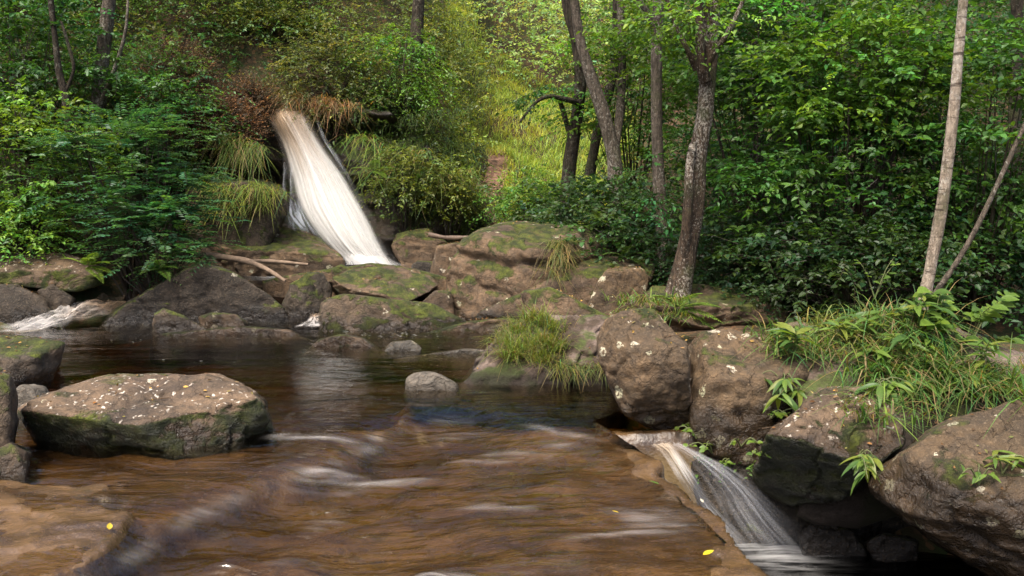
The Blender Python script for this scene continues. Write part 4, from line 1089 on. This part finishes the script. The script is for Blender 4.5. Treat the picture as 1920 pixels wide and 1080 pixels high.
for lab, px, py, Y, r, kw in [
    ("olive bush hanging over the ledge right of the fall lip", 610, 150, 13.6, (0.9, .6, .65), K(FINE, col=(0.12, .14, .045))),
    ("yellowish bush on the slope above the fall", 520, 90, 15, (1.0, .7, .8), K(FINE, col=(.13, .17, .045))),
    ("light green drooping bush beside the ivy trunk", 745, 130, 13.9, (.75, .6, .7), K(FINE, col=LIME, droop=.7)),
    ("mossy green bush on the cliff shoulder right of the fall", 765, 330, 12.5, (.34, .3, .30), K(FINE, col=(.10, .14, .028), boughs=34)),
    ("green tangle below the ivy trunk", 835, 360, 12.7, (.36, .3, .28), K(FINE, col=(.13, .17, .03), boughs=36)),
    ("fresh green bush beside the path", 985, 375, 12.4, (.5, .4, .28), K(FINE, col=LIME, boughs=36)),
    ("dark leafy thicket at the foot of the leaning trees", 1110, 400, 10.8, (.75, .6, .5), K(HAZEL, col=(.035, .075, .02), leaf=0.055)),
    ("dark leafy thicket between the great boulder and the mottled tree", 1195, 440, 9.8, (.5, .5, .45), K(HAZEL, col=(.035, .078, .02), leaf=0.055, boughs=30)),
    ("hazel bush with bright tips behind the straight trunk", 1190, 150, 12.2, (.9, .7, 1.0), K(HAZEL, col=LIME, leaf=0.057)),
    ("low dark shrub right behind the layered slab", 1400, 480, 9.0, (.7, .5, .4), K(HAZEL, col=(.03, .066, .018), leaf=0.049)),  # leaf colour darkened to paint in the shade low in the wood
    ("wide hazel thicket in the middle of the right wood", 1560, 330, 8.7, (1.1, .7, .9), K(HAZEL, col=(.060, .142, .024), boughs=70, leaf=0.057)),
    ("hazel with leaves painted sunlit high in the right wood", 1600, 130, 8.6, (.9, .6, .55), K(HAZEL, col=LIME, boughs=44, leaf=0.057)),  # lime leaf colour paints the light falling on the upper wood
    ("hazel behind the birch at the right edge", 1850, 230, 8.4, (.9, .7, .9), K(HAZEL, col=(.062, .145, .024), leaf=0.057)),
    ("dark bush under the hazel above the right bank", 1600, 500, 8.0, (.85, .5, .5), K(HAZEL, col=(.028, .062, .015), leaf=0.049)),  # leaves coloured darker to imitate shade under the hazel
    ("dark bush right of the birch foot", 1850, 450, 8.6, (.9, .6, .6), K(HAZEL, col=DARKG, leaf=0.057)),  # dark green leaves, woodland shade included in the colour
    ("leafy branches across the top of the wood right of the mottled tree", 1430, 90, 10, (.9, .7, .7), K(HAZEL, col=(.052, .12, .022), leaf=0.061)),
    ("shaded hazel deep behind the mottled tree", 1400, 260, 11.5, (1.0, .7, 1.0), K(HAZEL, col=MID, leaf=0.061)),
]:
    shrub("shrub", lab, px, py, Y, r, kw)

# ------------------------------------------------------------------ masses of foliage that nobody could count
acc = Acc()
def mass(acc, n, px, py, Yr, lift, size, col, L=10, leaf=0.05, droop=.3, per=10, plate=.3, var=.28):
    """clumps standing on the slope inside a picture window."""
    c = []
    tries = 0
    x = rng.uniform(px[0], px[1], n * 3); Y = rng.uniform(Yr[0], Yr[1], n * 3)
    X = (x - 960) / FPX * Y * 1.0
    z = height(X, Y)
    v = (z - CAM[2]) / Y
    row = 330 - v * FPX
    ok = (row > py[0] - 120) & (row < py[1] + 20) & ~((Y < 14.2) & (np.abs(X - np.interp(z, [.2, 1.2, 2.0, 2.4], [-2.2, -2.55, -3.05, -3.4])) < 1.0))
    X, Y, z = X[ok][:n], Y[ok][:n], z[ok][:n]
    k = len(X)
    if not k: return
    cen = np.stack([X, Y, z + rng.uniform(0, lift, k)], 1)
    cc = tint(k, col, var, .11)
    rep = np.repeat(np.arange(k), per); N = len(rep)
    base = cen[rep] + rng.normal(size=(N, 3)) * plate * np.array([1, 1, .7])
    d = norm(rng.normal(size=(N, 3)) * np.array([1, 1, .5]) + np.array([0, -.5, .25]))
    sprays(acc, base, d, size * rng.uniform(.6, 1.3, N), L, leaf, cc[rep], .6, droop, twig=.002)
mass(acc, 620, (-80, 880), (0, 230), (13.2, 19), .9, .42, OLIVE, leaf=.046, L=12)
mass(acc, 300, (-150, 600), (0, 260), (11.5, 18), 1.3, .45, (.07, .14, .032), leaf=.052, L=12)
mass(acc, 120, (560, 900), (180, 420), (12.4, 14), .3, .35, (.075, .12, .028), leaf=.042)
o = link("hillside_undergrowth", acc.mesh("hillside_undergrowth"), LEAF)
tag(o, "dense olive undergrowth covering the slope around the waterfall", "undergrowth", kind='stuff')
acc = Acc()
mass(acc, 200, (820, 1240), (0, 200), (20, 30), 2.6, .6, PALE_SUN, leaf=.08, plate=.6)
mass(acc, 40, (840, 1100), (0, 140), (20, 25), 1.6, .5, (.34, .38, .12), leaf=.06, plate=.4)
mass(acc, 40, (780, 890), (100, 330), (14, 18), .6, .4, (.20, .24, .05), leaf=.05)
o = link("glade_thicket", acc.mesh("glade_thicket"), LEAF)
tag(o, "pale yellow-green thicket on the far side of the glade", "thicket", kind='stuff')
acc = Acc()
mass(acc, 400, (1180, 2250), (0, 420), (10.5, 19), 3.2, .6, DARKG, leaf=.07, plate=.5, per=14)  # dark leaf greens here and below paint the wood's deep shade
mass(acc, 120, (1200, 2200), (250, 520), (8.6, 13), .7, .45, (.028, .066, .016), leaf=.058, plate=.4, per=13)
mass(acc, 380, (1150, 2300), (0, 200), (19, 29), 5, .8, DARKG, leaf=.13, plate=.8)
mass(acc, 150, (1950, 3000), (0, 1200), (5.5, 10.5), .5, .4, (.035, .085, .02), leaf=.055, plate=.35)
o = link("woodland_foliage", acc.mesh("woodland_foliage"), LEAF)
tag(o, "deep shaded foliage filling the wood on the right", "foliage", kind='stuff')
Yp = np.linspace(11.6, 16.5, 60); wv_ = np.linspace(-1, 1, 9)
Xc = P(900, 380, 13)[0] + (Yp - 13) * .05 + .08 * np.sin(Yp * 2.1)
Xp = Xc[:, None] + wv_[None] * (.26 - .02 * (Yp[:, None] - 11.6)); Y2 = np.repeat(Yp[:, None], 9, 1)
zp = height(Xp.ravel(), Y2.ravel()) + .03
m, n, out = new_mat("litter_path")
t = NT(n)
pos = t.node("ShaderNodeNewGeometry").outputs['Position']
vc = t.sep(t.voro(pos, 22, out='Color'))
base = t.mix(vc[0], (0.13, 0.07, 0.045), (0.26, 0.15, 0.10))
base = t.mix(t.ramp(t.noise(pos, 6, 5), .5, .7), base, (0.06, 0.04, 0.025))
principled(t, out, base, .9, .2, t.bump(vc[1], .7, .03))
link("path", mesh_np("path", np.stack([Xp.ravel(), Y2.ravel(), zp], 1), grid_faces(60, 9)), m)['kind'] = 'structure'
# grass of the glade and the slopes
acc = Acc()
n_ = 26000
Y = rng.uniform(12.0, 22, n_); X = (rng.uniform(840, 1190, n_) - 960) / FPX * Y
z = height(X, Y)
pth = np.abs(X - (P(900, 380, 13)[0] + (Y - 13) * .05)) < .22 + .1 * pn(np.stack([X * 2, Y, z * 0], 1))
keep_ = ~(pth & (Y < 16))
X, Y, z = X[keep_], Y[keep_], z[keep_]; k = len(X)
patch = pn(np.stack([X * .8, Y * .8, z * 0], 1))[:, None]
gc = np.where(patch > 0.1, np.array([[.38, .41, .09]]), np.array([[.28, .36, .08]]))  # grass colours lifted to paint sunshine onto the glade
acc.blades(np.stack([X, Y, z], 1), jit(k, .35) + np.array([0, 0, 1.0]), rng.uniform(.15, .4, k), .012, .6, tint(k, gc, .25, .1), segs=2)
o = link("glade_grass", acc.mesh("glade_grass"), GRASS)
tag(o, "sunlit yellow-green grass of the glade", "grass", kind='stuff')
# grasses and mosses hanging on the cliff
acc = Acc()
k = 9000
x = rng.uniform(-5.4, -.4, k); z = rng.uniform(.35, 2.7, k)
dn = pn(np.stack([x * 1.1, z * 2.2, z * 0], 1))
wl_ = np.interp(z, [.2, 1.2, 2.0, 2.4], [-2.2, -2.55, -3.05, -3.4])
ok = (dn > -.12) & (np.abs(x - wl_) > .95) & ~((x < -3.4) & (z > 1.2) & (z < 1.62))
x, z = x[ok], z[ok]; k = len(x)
yv = cliff_y(x, z)
acc.blades(np.stack([x, yv + .02, z], 1), jit(k, .4) + np.array([0, -1.0, .4]), rng.uniform(.10, .32, k), .010, 1.1, tint(k, (.06, .085, .018), .4, .15), segs=3)
m2_ = rng.random(k) < .35
p_ = np.stack([x, yv, z], 1)[m2_]; k2 = len(p_)
sprays(acc, p_, jit(k2, .5) + np.array([0, -1, .2]), .22, 8, .04, tint(k2, (.05, .085, .02), .35, .12), .6, .5)
o = link("cliff_plants", acc.mesh("cliff_plants"), LEAF)
tag(o, "grass and creepers hanging down the wet cliff", "creepers", kind='stuff')

# ------------------------------------------------------------------ bank plants
def tuft(lab, pts, n, ln, col, spread=.12, wd=.006, bend=.7, dirn=(0, -.2, 1), jitter=.5, dry=.24):
    pts = np.array(pts, float); base = pts.mean(0)
    t_ = thing("grass_tuft", lab, "grass", base)
    acc = Acc()
    i = rng.integers(0, len(pts), n)
    p_ = pts[i] + rng.normal(size=(n, 3)) * np.array([spread, spread, spread * .25])
    c = tint(n, col, .28, .14)
    dr = rng.random(n) < dry
    c[dr] = tint(int(dr.sum()), (.22, .16, .07), .2, .05)
    acc.blades(p_, np.array(dirn, float) + jit(n, jitter), rng.uniform(.3, 1.3, n) * ln, wd * rng.uniform(.6, 1.5, n), bend * rng.uniform(.5, 1.6, n), c)
    o = link("blades", acc.mesh("blades", base), GRASS, t_); o['kind'] = 'stuff'
def on_rock(lab, px, py):
    """first surface of a rock under a picture point (nearest vertex to the line of sight)."""
    v = ROCK_TOPS[lab]
    d = norm(P(px, py, 5.0) - CAM)
    rel = v - CAM
    tt = rel @ d
    off = np.linalg.norm(rel - tt[:, None] * d, axis=1)
    k = np.argsort(off)[:12]
    return v[k[np.argmin(tt[k])]]
ISL = "low earthy islet with grass on its left end in the pool"
tuft("bright green grass tuft on the left end of the islet", [on_rock(ISL, a, b) for a, b in [(950, 640), (975, 620), (1000, 600), (1010, 640), (980, 660), (1030, 612), (1040, 650), (960, 665), (1020, 670)]], 2400, .21, (.15, .20, .04), .055, .0035, .55, (-.2, -.3, 1))
tuft("short ragged grass along the front of the islet", [on_rock(ISL, a, b) for a, b in [(1050, 680), (1080, 690), (1110, 690), (1140, 680)]], 420, .11, (.10, .12, .03), .05, .004, 1.1, (0, -.8, .5))
GB = "great brown boulder with a mossy crown right of mid-stream"
tuft("dry grass tuft growing from the crack of the great boulder", [on_rock(GB, a, b) for a, b in [(1045, 450), (1050, 480), (1040, 500), (1055, 465)]], 260, .22, (.13, .14, .04), .06, .005, 1.3, (0, -.8, .4), dry=.4)
tuft("bright grass hanging over the mossy ledge left of the fall", [on_rock(LEDGE, a, b) for a, b in [(390, 350), (420, 350), (450, 355), (480, 352), (510, 358), (430, 380), (470, 385), (395, 390)]], 900, .22, (.15, .20, .035), .10, .008, 1.2, (0, -.8, .4))
tuft("green grass hanging from the dark overhang left of the fall", [P(430, 255, 12.0), P(455, 265, 12.0), P(475, 275, 12.0), P(445, 285, 11.95)], 420, .26, (.13, .18, .035), .09, .008, 1.6, (0, -.9, .2))
for lab, pts, n_, col in [("grass hanging down the bank right of the fall", [(680, 260), (720, 280), (700, 320), (740, 310)], 320, (.12, .19, .035)),
        ("pale grass on the steep bank below the ivy trunk", [(780, 290), (810, 310), (790, 350), (830, 330)], 300, (.17, .20, .05)),
        ("bright grass beside the lower end of the path", [(850, 340), (865, 370), (840, 390), (870, 320)], 320, (.17, .24, .045)),
        ("rusty hanging grass under the lip of the cliff", [(560, 185), (590, 190), (620, 192), (645, 195)], 420, (.24, .14, .07))]:
    tuft(lab, [P(a, b, 12.75 if a < 840 and b > 200 else 13.3) for a, b in pts], n_, .30, col, .13, .008, 1.3, (0, -.8, .4))
def surf(px, py, Y):
    """first rock or bank surface under a picture point; else the point at depth Y."""
    d = norm(P(px, py, 5.0) - CAM)
    best = None
    for v in ROCK_TOPS.values():
        rel = v - CAM
        tt = rel @ d
        off = np.linalg.norm(rel - tt[:, None] * d, axis=1)
        k = np.where(off < 0.035)[0]
        if len(k):
            q = k[np.argmin(tt[k])]
            if best is None or tt[q] < best[0]: best = (tt[q], v[q])
    return P(px, py, Y) if best is None else best[1]
def gpt(px, Y, dz=0.02):
    X = (px - 960) / FPX * Y
    return np.array([X, Y, height(X, Y)[0] + dz])
# earth of the right bank, carrying the grass
bank = rock("earth_bank", "grassy earth bank behind the right-hand boulders", [(1500, 860), (1492, 690), (1530, 640), (1580, 615), (1680, 600), (1800, 640), (1950, 690), (1990, 780), (1990, 860)], -0.2, 1.7, None, seed=44, yf=4.95, cat="bank", amp=2.2, chips=0, pw=6, facets=[(0, -.8, 1, .42)])
bank.data.materials.append(isl.data.materials[0])
for lab, px, py, Y, n, ln, col in [
    ("grass clump behind the blocky boulder on the right bank", 1500, 640, 6.5, 420, .30, (.09, .16, .035)),
    ("yellowish grass on the crest of the right bank", 1580, 625, 6.0, 380, .30, (.15, .17, .045)),
    ("tall grass at the foot of the birch", 1690, 615, 6.0, 600, .38, (.075, .15, .035)),
    ("long arching grass falling over the right bank", 1690, 690, 5.4, 500, .38, (.085, .165, .035)),
    ("grass fringe above the massive right boulder", 1780, 710, 5.2, 480, .36, (.08, .155, .035)),
    ("grass at the right edge of the bank", 1880, 720, 5.2, 380, .36, (.08, .15, .03)),
    ("tuft between the angular and the massive boulder", 1660, 760, 4.9, 200, .26, (.095, .17, .035)),
    ("grass on the bank left of the long arching clump", 1600, 680, 5.2, 300, .28, (.09, .165, .035)),
    ("grass along the foot of the mottled tree", 1225, 580, 7.4, 420, .18, (.11, .17, .035))]:
    cs = [(P if px < 1300 else surf)(px + ax, py + ay, Y) for ax in (-45, 0, 45) for ay in (-14, 14)]
    tuft(lab, cs, n, ln, col, .07, .008, .9, jitter=.42)
m2 = simple_mat("dead_wood", (0.20, 0.14, 0.095), 0.85, .2, .6, 20)
m3 = simple_mat("wet_wood", (0.10, 0.065, 0.042), 0.6, .3, .6, 20)
def log(lab, pts, rad, mat, name="fallen_branch", cat="branch"):
    base = P(*pts[0])
    V, F = tube([P(*q) for q in pts], [r * q[2] / FPX for r, q in zip(rad, pts)], sides=10, wob=.25, seed=len(lab))
    tag(link(name, mesh_np(name, V - base, F), mat, loc=base), lab, cat)
log("pale dead branch lying across the rocks left of the fall", [(340, 478, 9.7), (400, 480, 9.6), (460, 489, 9.5), (500, 505, 9.4), (535, 527, 9.3)], [6, 6, 6, 5, 3], m2)
log("thin dead branch behind the pale one by the brown slab", [(440, 488, 9.9), (510, 490, 9.85), (578, 496, 9.8)], [3.5, 3.5, 2.5], m2)
log("dark driftwood lying behind the great boulder", [(805, 440, 11.2), (840, 446, 11.1), (880, 445, 11.0)], [5, 5, 3], m3)
log("twisted root on the crest of the right bank", [(1460, 622, 6.3), (1490, 612, 6.25), (1520, 618, 6.2), (1545, 640, 6.1), (1560, 660, 6.0)], [7, 8, 7, 5, 3], m3, "tree_root", "root")
log("broken root beside the twisted one on the bank crest", [(1475, 640, 6.2), (1500, 632, 6.15), (1530, 632, 6.1)], [5, 5, 3], m3, "tree_root", "root")

# shared leaf meshes for near plants
def leaf_mesh(name, ln, wd, col, curl=.2, nseg=5):
    tt = np.linspace(0, 1, nseg + 1)
    w_ = wd * .5 * np.sin(np.pi * tt ** .8) ** .8 + .0008
    V = []
    for k, a in enumerate(tt):
        z = -curl * ln * a * a
        V += [(-w_[k], a * ln, z + w_[k] * .35), (0, a * ln, z), (w_[k], a * ln, z + w_[k] * .35)]
    F = []
    for k in range(nseg):
        a = 3 * k
        F += [(a, a + 1, a + 4, a + 3), (a + 1, a + 2, a + 5, a + 4)]
    V = np.array(V)
    return mesh_np(name, V, np.array(F), True, col=np.repeat(np.asarray(col, float)[None], len(V), 0))
def place_leaf(me, pos, d, nor, s, parent, base, name="leaf"):
    d = Vector(d).normalized(); nz = Vector(nor)
    x = d.cross(nz).normalized(); z = x.cross(d)
    from mathutils import Matrix
    M = Matrix(((x.x * s, d.x * s, z.x * s, pos[0] - base[0]), (x.y * s, d.y * s, z.y * s, pos[1] - base[1]), (x.z * s, d.z * s, z.z * s, pos[2] - base[2]), (0, 0, 0, 1)))
    o = bpy.data.objects.new(name, me); COL.objects.link(o)
    o.parent = parent; o.matrix_local = M
    return o
LANCE = [leaf_mesh("lance_leaf", .15, .034, c, .35) for c in [(.085, .15, .025), (.12, .19, .03), (.06, .12, .025), (.16, .19, .03)]]
ROUND = [leaf_mesh("round_leaf", .07, .05, c, .15) for c in [(.10, .17, .025), (.14, .22, .03), (.07, .13, .022), (.12, .18, .02)]]
for me in LANCE + ROUND: me.materials.append(LEAF)
def herb(lab, base, n, size, lib, hang=0.0, spread=1.0, h=.2, name="leafy_plant", stems=3):
    base = np.asarray(base, float)
    t_ = thing(name, lab, "plant", base)
    for s_ in range(stems):
        top = base + np.array([rng.normal() * .10 * spread, rng.normal() * .07 * spread - hang * .15, h * rng.uniform(.7, 1.2) * (1 - 1.6 * hang)])
        mid = (base + top) / 2 + np.array([0, 0, .05])
        tube_obj("stem", [base, mid, top], [.005, .004, .002], STEM, t_, base, sides=5, rings=7)
        for k in range(n // stems):
            a = rng.uniform(.25, 1)
            p_ = (base * (1 - a) ** 2 + 2 * a * (1 - a) * mid + top * a * a)
            th = rng.uniform(0, 2 * math.pi)
            d = (math.cos(th), math.sin(th) - .35, rng.uniform(-.1, .6) - hang)
            place_leaf(lib[rng.integers(len(lib))], p_, d, (rng.normal() * .3, -.3 + rng.normal() * .3, 1), size * rng.uniform(.6, 1.2), t_, base)
    return t_
STEM = simple_mat("green_stem", (0.09, 0.10, 0.035), .6)
for lab, px, py, Y, n, s, lib, hang, h in [
    ("lance-leaved plant sprouting at the right shoulder of the blocky boulder", 1490, 665, 5.0, 24, 1.0, LANCE, 0, .18),
    ("drooping lance-leaved plant beside the blocky boulder", 1475, 720, 4.95, 18, .9, LANCE, .5, .12),
    ("broad-leaved plant on the crest above the angular boulder", 1580, 660, 4.95, 24, .9, LANCE, 0, .2),
    ("leafy plant hanging between the angular and massive boulders", 1615, 850, 4.0, 27, .8, LANCE, .6, .14),
    ("long-leaved plant in the middle of the bank grass", 1660, 690, 4.85, 27, 1.15, LANCE, .2, .25),
    ("leafy plant at the right frame edge on the massive boulder", 1890, 880, 3.4, 21, .7, LANCE, .3, .14),
    ("small sprig at the left foot of the right-edge plant", 1845, 900, 3.45, 9, .6, LANCE, .1, .1),
    ("dock-like plant at the left of the birch foot", 1700, 630, 5.5, 24, 1.1, LANCE, .1, .28),
    ("tall willowherb behind the long-leaved plant", 1745, 640, 5.4, 30, 1.0, LANCE, 0, .36),
    ("drooping plant on the bank above the massive boulder", 1740, 730, 4.8, 27, 1.0, LANCE, .4, .2),
    ("lance-leaved plant right of the angular boulder top", 1700, 720, 4.75, 24, 1.0, LANCE, .35, .2),
    ("spreading plant on the bank near the right frame edge", 1840, 700, 5.0, 27, .9, LANCE, .1, .25),
    ("lance-leaved plant left of the twisted root", 1540, 640, 5.2, 18, .8, LANCE, .1, .16),
    ("leafy plant on the right corner of the blocky boulder", 1470, 650, 5.1, 21, .8, LANCE, .1, .16),
    ("sprawling plant down the right side of the blocky boulder", 1500, 730, 4.9, 24, .9, LANCE, .5, .16),
    ("bunch of long leaves spilling over the angular boulder", 1640, 720, 4.75, 24, 1.0, LANCE, .45, .18),
    ("broad clump of lance leaves in front of the birch", 1710, 690, 4.9, 36, 1.1, LANCE, .1, .26),
    ("leafy clump at the top of the massive boulder", 1790, 740, 4.8, 30, .9, LANCE, .1, .2),
    ("leafy clump on the bank crest left of the birch", 1620, 640, 5.2, 30, .9, LANCE, 0, .22),
    ("round-leaved plant low on the wall of the blocky boulder", 1455, 780, 5.0, 12, .9, ROUND, .4, .08),
    ("tall leafy sprig before the dark wood", 1640, 560, 6.2, 15, .7, ROUND, 0, .3)]:
    herb(lab, surf(px, py, Y), n, s, lib, hang, 1, h)
for i, (px, py) in enumerate([(1305, 830), (1330, 850), (1400, 840), (1425, 870), (1365, 880)]):
    herb(["leftmost clump of round leaves under the blocky boulder", "second clump of round leaves beside the small waterfall", "clump of round leaves below the middle of the blocky boulder", "rightmost clump of round leaves under the blocky boulder", "lowest clump of round leaves beside the small waterfall"][i], surf(px, py, 5.1), 15, .5, ROUND, .2, .8, .07, group_ if False else "leafy_plant")
# bramble at the right
br_base = P(1800, 690, 5.7)
br = thing("bramble", "bright young bramble bush right of the birch foot", "bramble", br_base)
for k in range(18):
    a = P(rng.uniform(1735, 1900), rng.uniform(545, 690), 5.6 + rng.uniform(-.15, .25))
    mid = br_base * .5 + a * .5 + np.array([0, 0, .10])
    tube_obj("stem", [br_base, mid, a], [.006, .005, .002], STEM, br, br_base, sides=5, rings=8)
    d0 = norm(a - mid)
    for q in range(9):
        th = rng.uniform(-1, 1); s_ = 1 if q % 2 else -1
        p_ = mid + (a - mid) * (q + 1) / 9
        place_leaf(ROUND[rng.integers(4)], p_, (d0[0] * .5 + s_ * .8, d0[1] * .5 - .5 + th * .2, .1 + .2 * th), (0, -.45, 1), rng.uniform(1.0, 1.7), br, br_base)
# ferns
def fern(lab, base, fronds, ln, col):
    base = np.asarray(base, float)
    t_ = thing("fern", lab, "fern", base)
    for (dx, dy, dz) in fronds:
        acc = Acc()
        d = norm(np.array([dx, dy, dz], float)); k = 22
        tt = np.linspace(.08, 1, k)
        pts = base + d * ln * tt[:, None]; pts[:, 2] -= .35 * ln * tt ** 2
        side = norm(np.cross(d, np.array([0, 0, 1.0])))
        wl2 = ln * .30 * np.sin(np.pi * np.clip(tt * .9 + .1, 0, 1)) ** .8 * (1.05 - tt * .6)
        for s_ in (1, -1):
            ld = side * s_ + d * .45 + jit(k, .05)
            acc.leaves(pts, ld, np.repeat(np.array([[0, -.1, 1.0]]), k, 0), wl2 + .004, np.full(k, ln * .05), tint(k, col, .1, .05))
        acc.twigs(pts[:-1], pts[1:], .003, (.08, .09, .03))
        link("frond", acc.mesh("frond", base), LEAF, t_)
fern("bright fern at the foot of the rowan on the left bank", P(165, 500, 8.9), [(.9, -.3, .5), (.7, -.6, -.1), (.3, -.6, .6), (-.6, -.4, .6), (.9, -.3, .1), (.5, -.4, .9)], .32, (.14, .22, .03))
fern("green fern at the foot of the mottled tree", P(1268, 580, 7.6), [(1, -.2, .45), (.8, -.4, .1), (.4, -.5, .7), (-.5, -.4, .6), (.9, -.3, -.2)], .42, (.12, .19, .03))
fern("small fern on the cliff right of the fall", P(700, 320, 12.0), [(.8, -.4, .4), (-.8, -.4, .4), (.2, -.6, .7), (.5, -.6, 0)], .35, (.10, .17, .03))
fern("fern low on the left bank beside the dark wedge boulder", P(300, 505, 9.0), [(.8, -.4, .4), (-.8, -.4, .4), (.2, -.6, .7), (.5, -.6, 0), (-.3, -.7, .2)], .28, (.08, .15, .03))
fern("fern at the right foot of the thicket by the straight trunk", P(1170, 480, 9.3), [(.8, -.4, .4), (-.8, -.4, .4), (.2, -.6, .7), (.5, -.6, 0)], .3, (.08, .14, .03))

# fallen leaves
def fallen(lab, px, py, z, ln, col, ang):
    me = leaf_mesh("fallen_leaf", ln, ln * .45, col, -.12)
    me.materials.append(LEAF)
    o = link("fallen_leaf", me, loc=G(px, py, z)); o.rotation_euler = (.1, .15, ang)
    tag(o, lab, "leaf")
fallen("bright yellow leaf on the near right corner of the slab", 1318, 1040, .02, .05, (.62, .50, .02), -1.2)
fallen("small yellow leaf on the middle of the slab", 1160, 961, .02, .03, (.55, .42, .03), 1.4)
fallen("yellow leaf caught in the crack at the lower left", 205, 993, .03, .05, (.55, .40, .04), .4)
fallen("green leaf lying on the slab near the small waterfall", 1236, 908, .03, .05, (.08, .16, .03), 1.2)
fallen("white fleck of leaf at the lip of the small waterfall", 1318, 942, .02, .03, (.6, .56, .42), .2)

# flecks of foam drifting on the pool
acc = Acc()
k = 90
px = np.concatenate([rng.uniform(640, 820, 60), rng.uniform(200, 1120, 30)])
py = np.concatenate([rng.uniform(620, 632, 60), rng.uniform(635, 740, 30)])
pts = np.array([G(a, b, 0.008) for a, b in zip(px, py)])
th = rng.uniform(-.5, .5, k)
ln = rng.uniform(.010, .035, k)
acc.leaves(pts, np.stack([np.cos(th), np.sin(th), th * 0], 1), np.repeat(np.array([[0, 0, 1.0]]), k, 0), ln, ln * .5, np.full((k, 3), .32), fold=0.0, droop=0.0)
o = link("foam_flecks", acc.mesh("foam_flecks"), GRASS)
tag(o, "small flecks of pale foam drifting on the pool", "foam", kind='stuff')

# leaf litter caught on rocks and banks
acc = Acc()
allp, alln = [], []
for o in COL.objects:
    if o.type == 'MESH' and o.name.split('.')[0] in ("boulder", "islet", "earth_bank"):
        me = o.data
        nv = len(me.vertices)
        co = np.empty(nv * 3, np.float32); me.vertices.foreach_get("co", co)
        no = np.empty(nv * 3, np.float32); me.vertex_normals.foreach_get("vector", no)
        co = co.reshape(-1, 3) + np.array(o.location); no = no.reshape(-1, 3)
        up = np.where((no[:, 2] > 0.75) & (co[:, 2] > 0.05))[0]
        if len(up):
            pick = rng.choice(up, min(len(up), 42))
            allp.append(co[pick]); alln.append(no[pick])
allp = np.concatenate(allp); alln = np.concatenate(alln)
k = len(allp)
ln = rng.uniform(.014, .034, k)
pal = np.array([(.20, .11, .045), (.13, .07, .03), (.30, .20, .06), (.09, .05, .025), (.16, .15, .05)])
acc.leaves(allp + alln * .006, jit(k, 1.0) * np.array([1, 1, .25]), alln + jit(k, .25), ln, ln * .55, tint(k, pal[rng.integers(0, 5, k)], .25, .08), fold=.3, droop=-.15)
tw = rng.integers(0, k, 130)
td = jit(130, 1.0) * np.array([1, 1, .12])
acc.twigs(allp[tw] + alln[tw] * .008 - norm(td) * .05, allp[tw] + alln[tw] * .010 + norm(td) * rng.uniform(.03, .09, (130, 1)), .003, (.10, .065, .04))
o = link("leaf_litter", acc.mesh("leaf_litter"), DRY)
tag(o, "small brown fallen leaves and twigs scattered over the boulders", "leaf litter", kind='stuff')

DK = "dark ferny rock face behind the small waterfall"
acc = Acc()
v = ROCK_TOPS[DK]
vis = v[(v[:, 1] < np.median(v[:, 1])) & (v[:, 2] > -.28)]
pk = vis[rng.integers(0, len(vis), 170)]
base = np.array([pk[:, 0].mean(), pk[:, 1].mean(), pk[:, 2].min()])
cr_ = thing("creeper", "small-leaved creeper trailing over the dark rock beside the small waterfall", "creeper", base)
sprays(acc, pk, jit(170, .5) + np.array([0, -.8, -.1]), .10, 7, .026, tint(170, (.07, .13, .022), .35, .12), .75, .5, twig=.0015)
link("foliage", acc.mesh("foliage", base), LEAF, cr_)['kind'] = 'stuff'
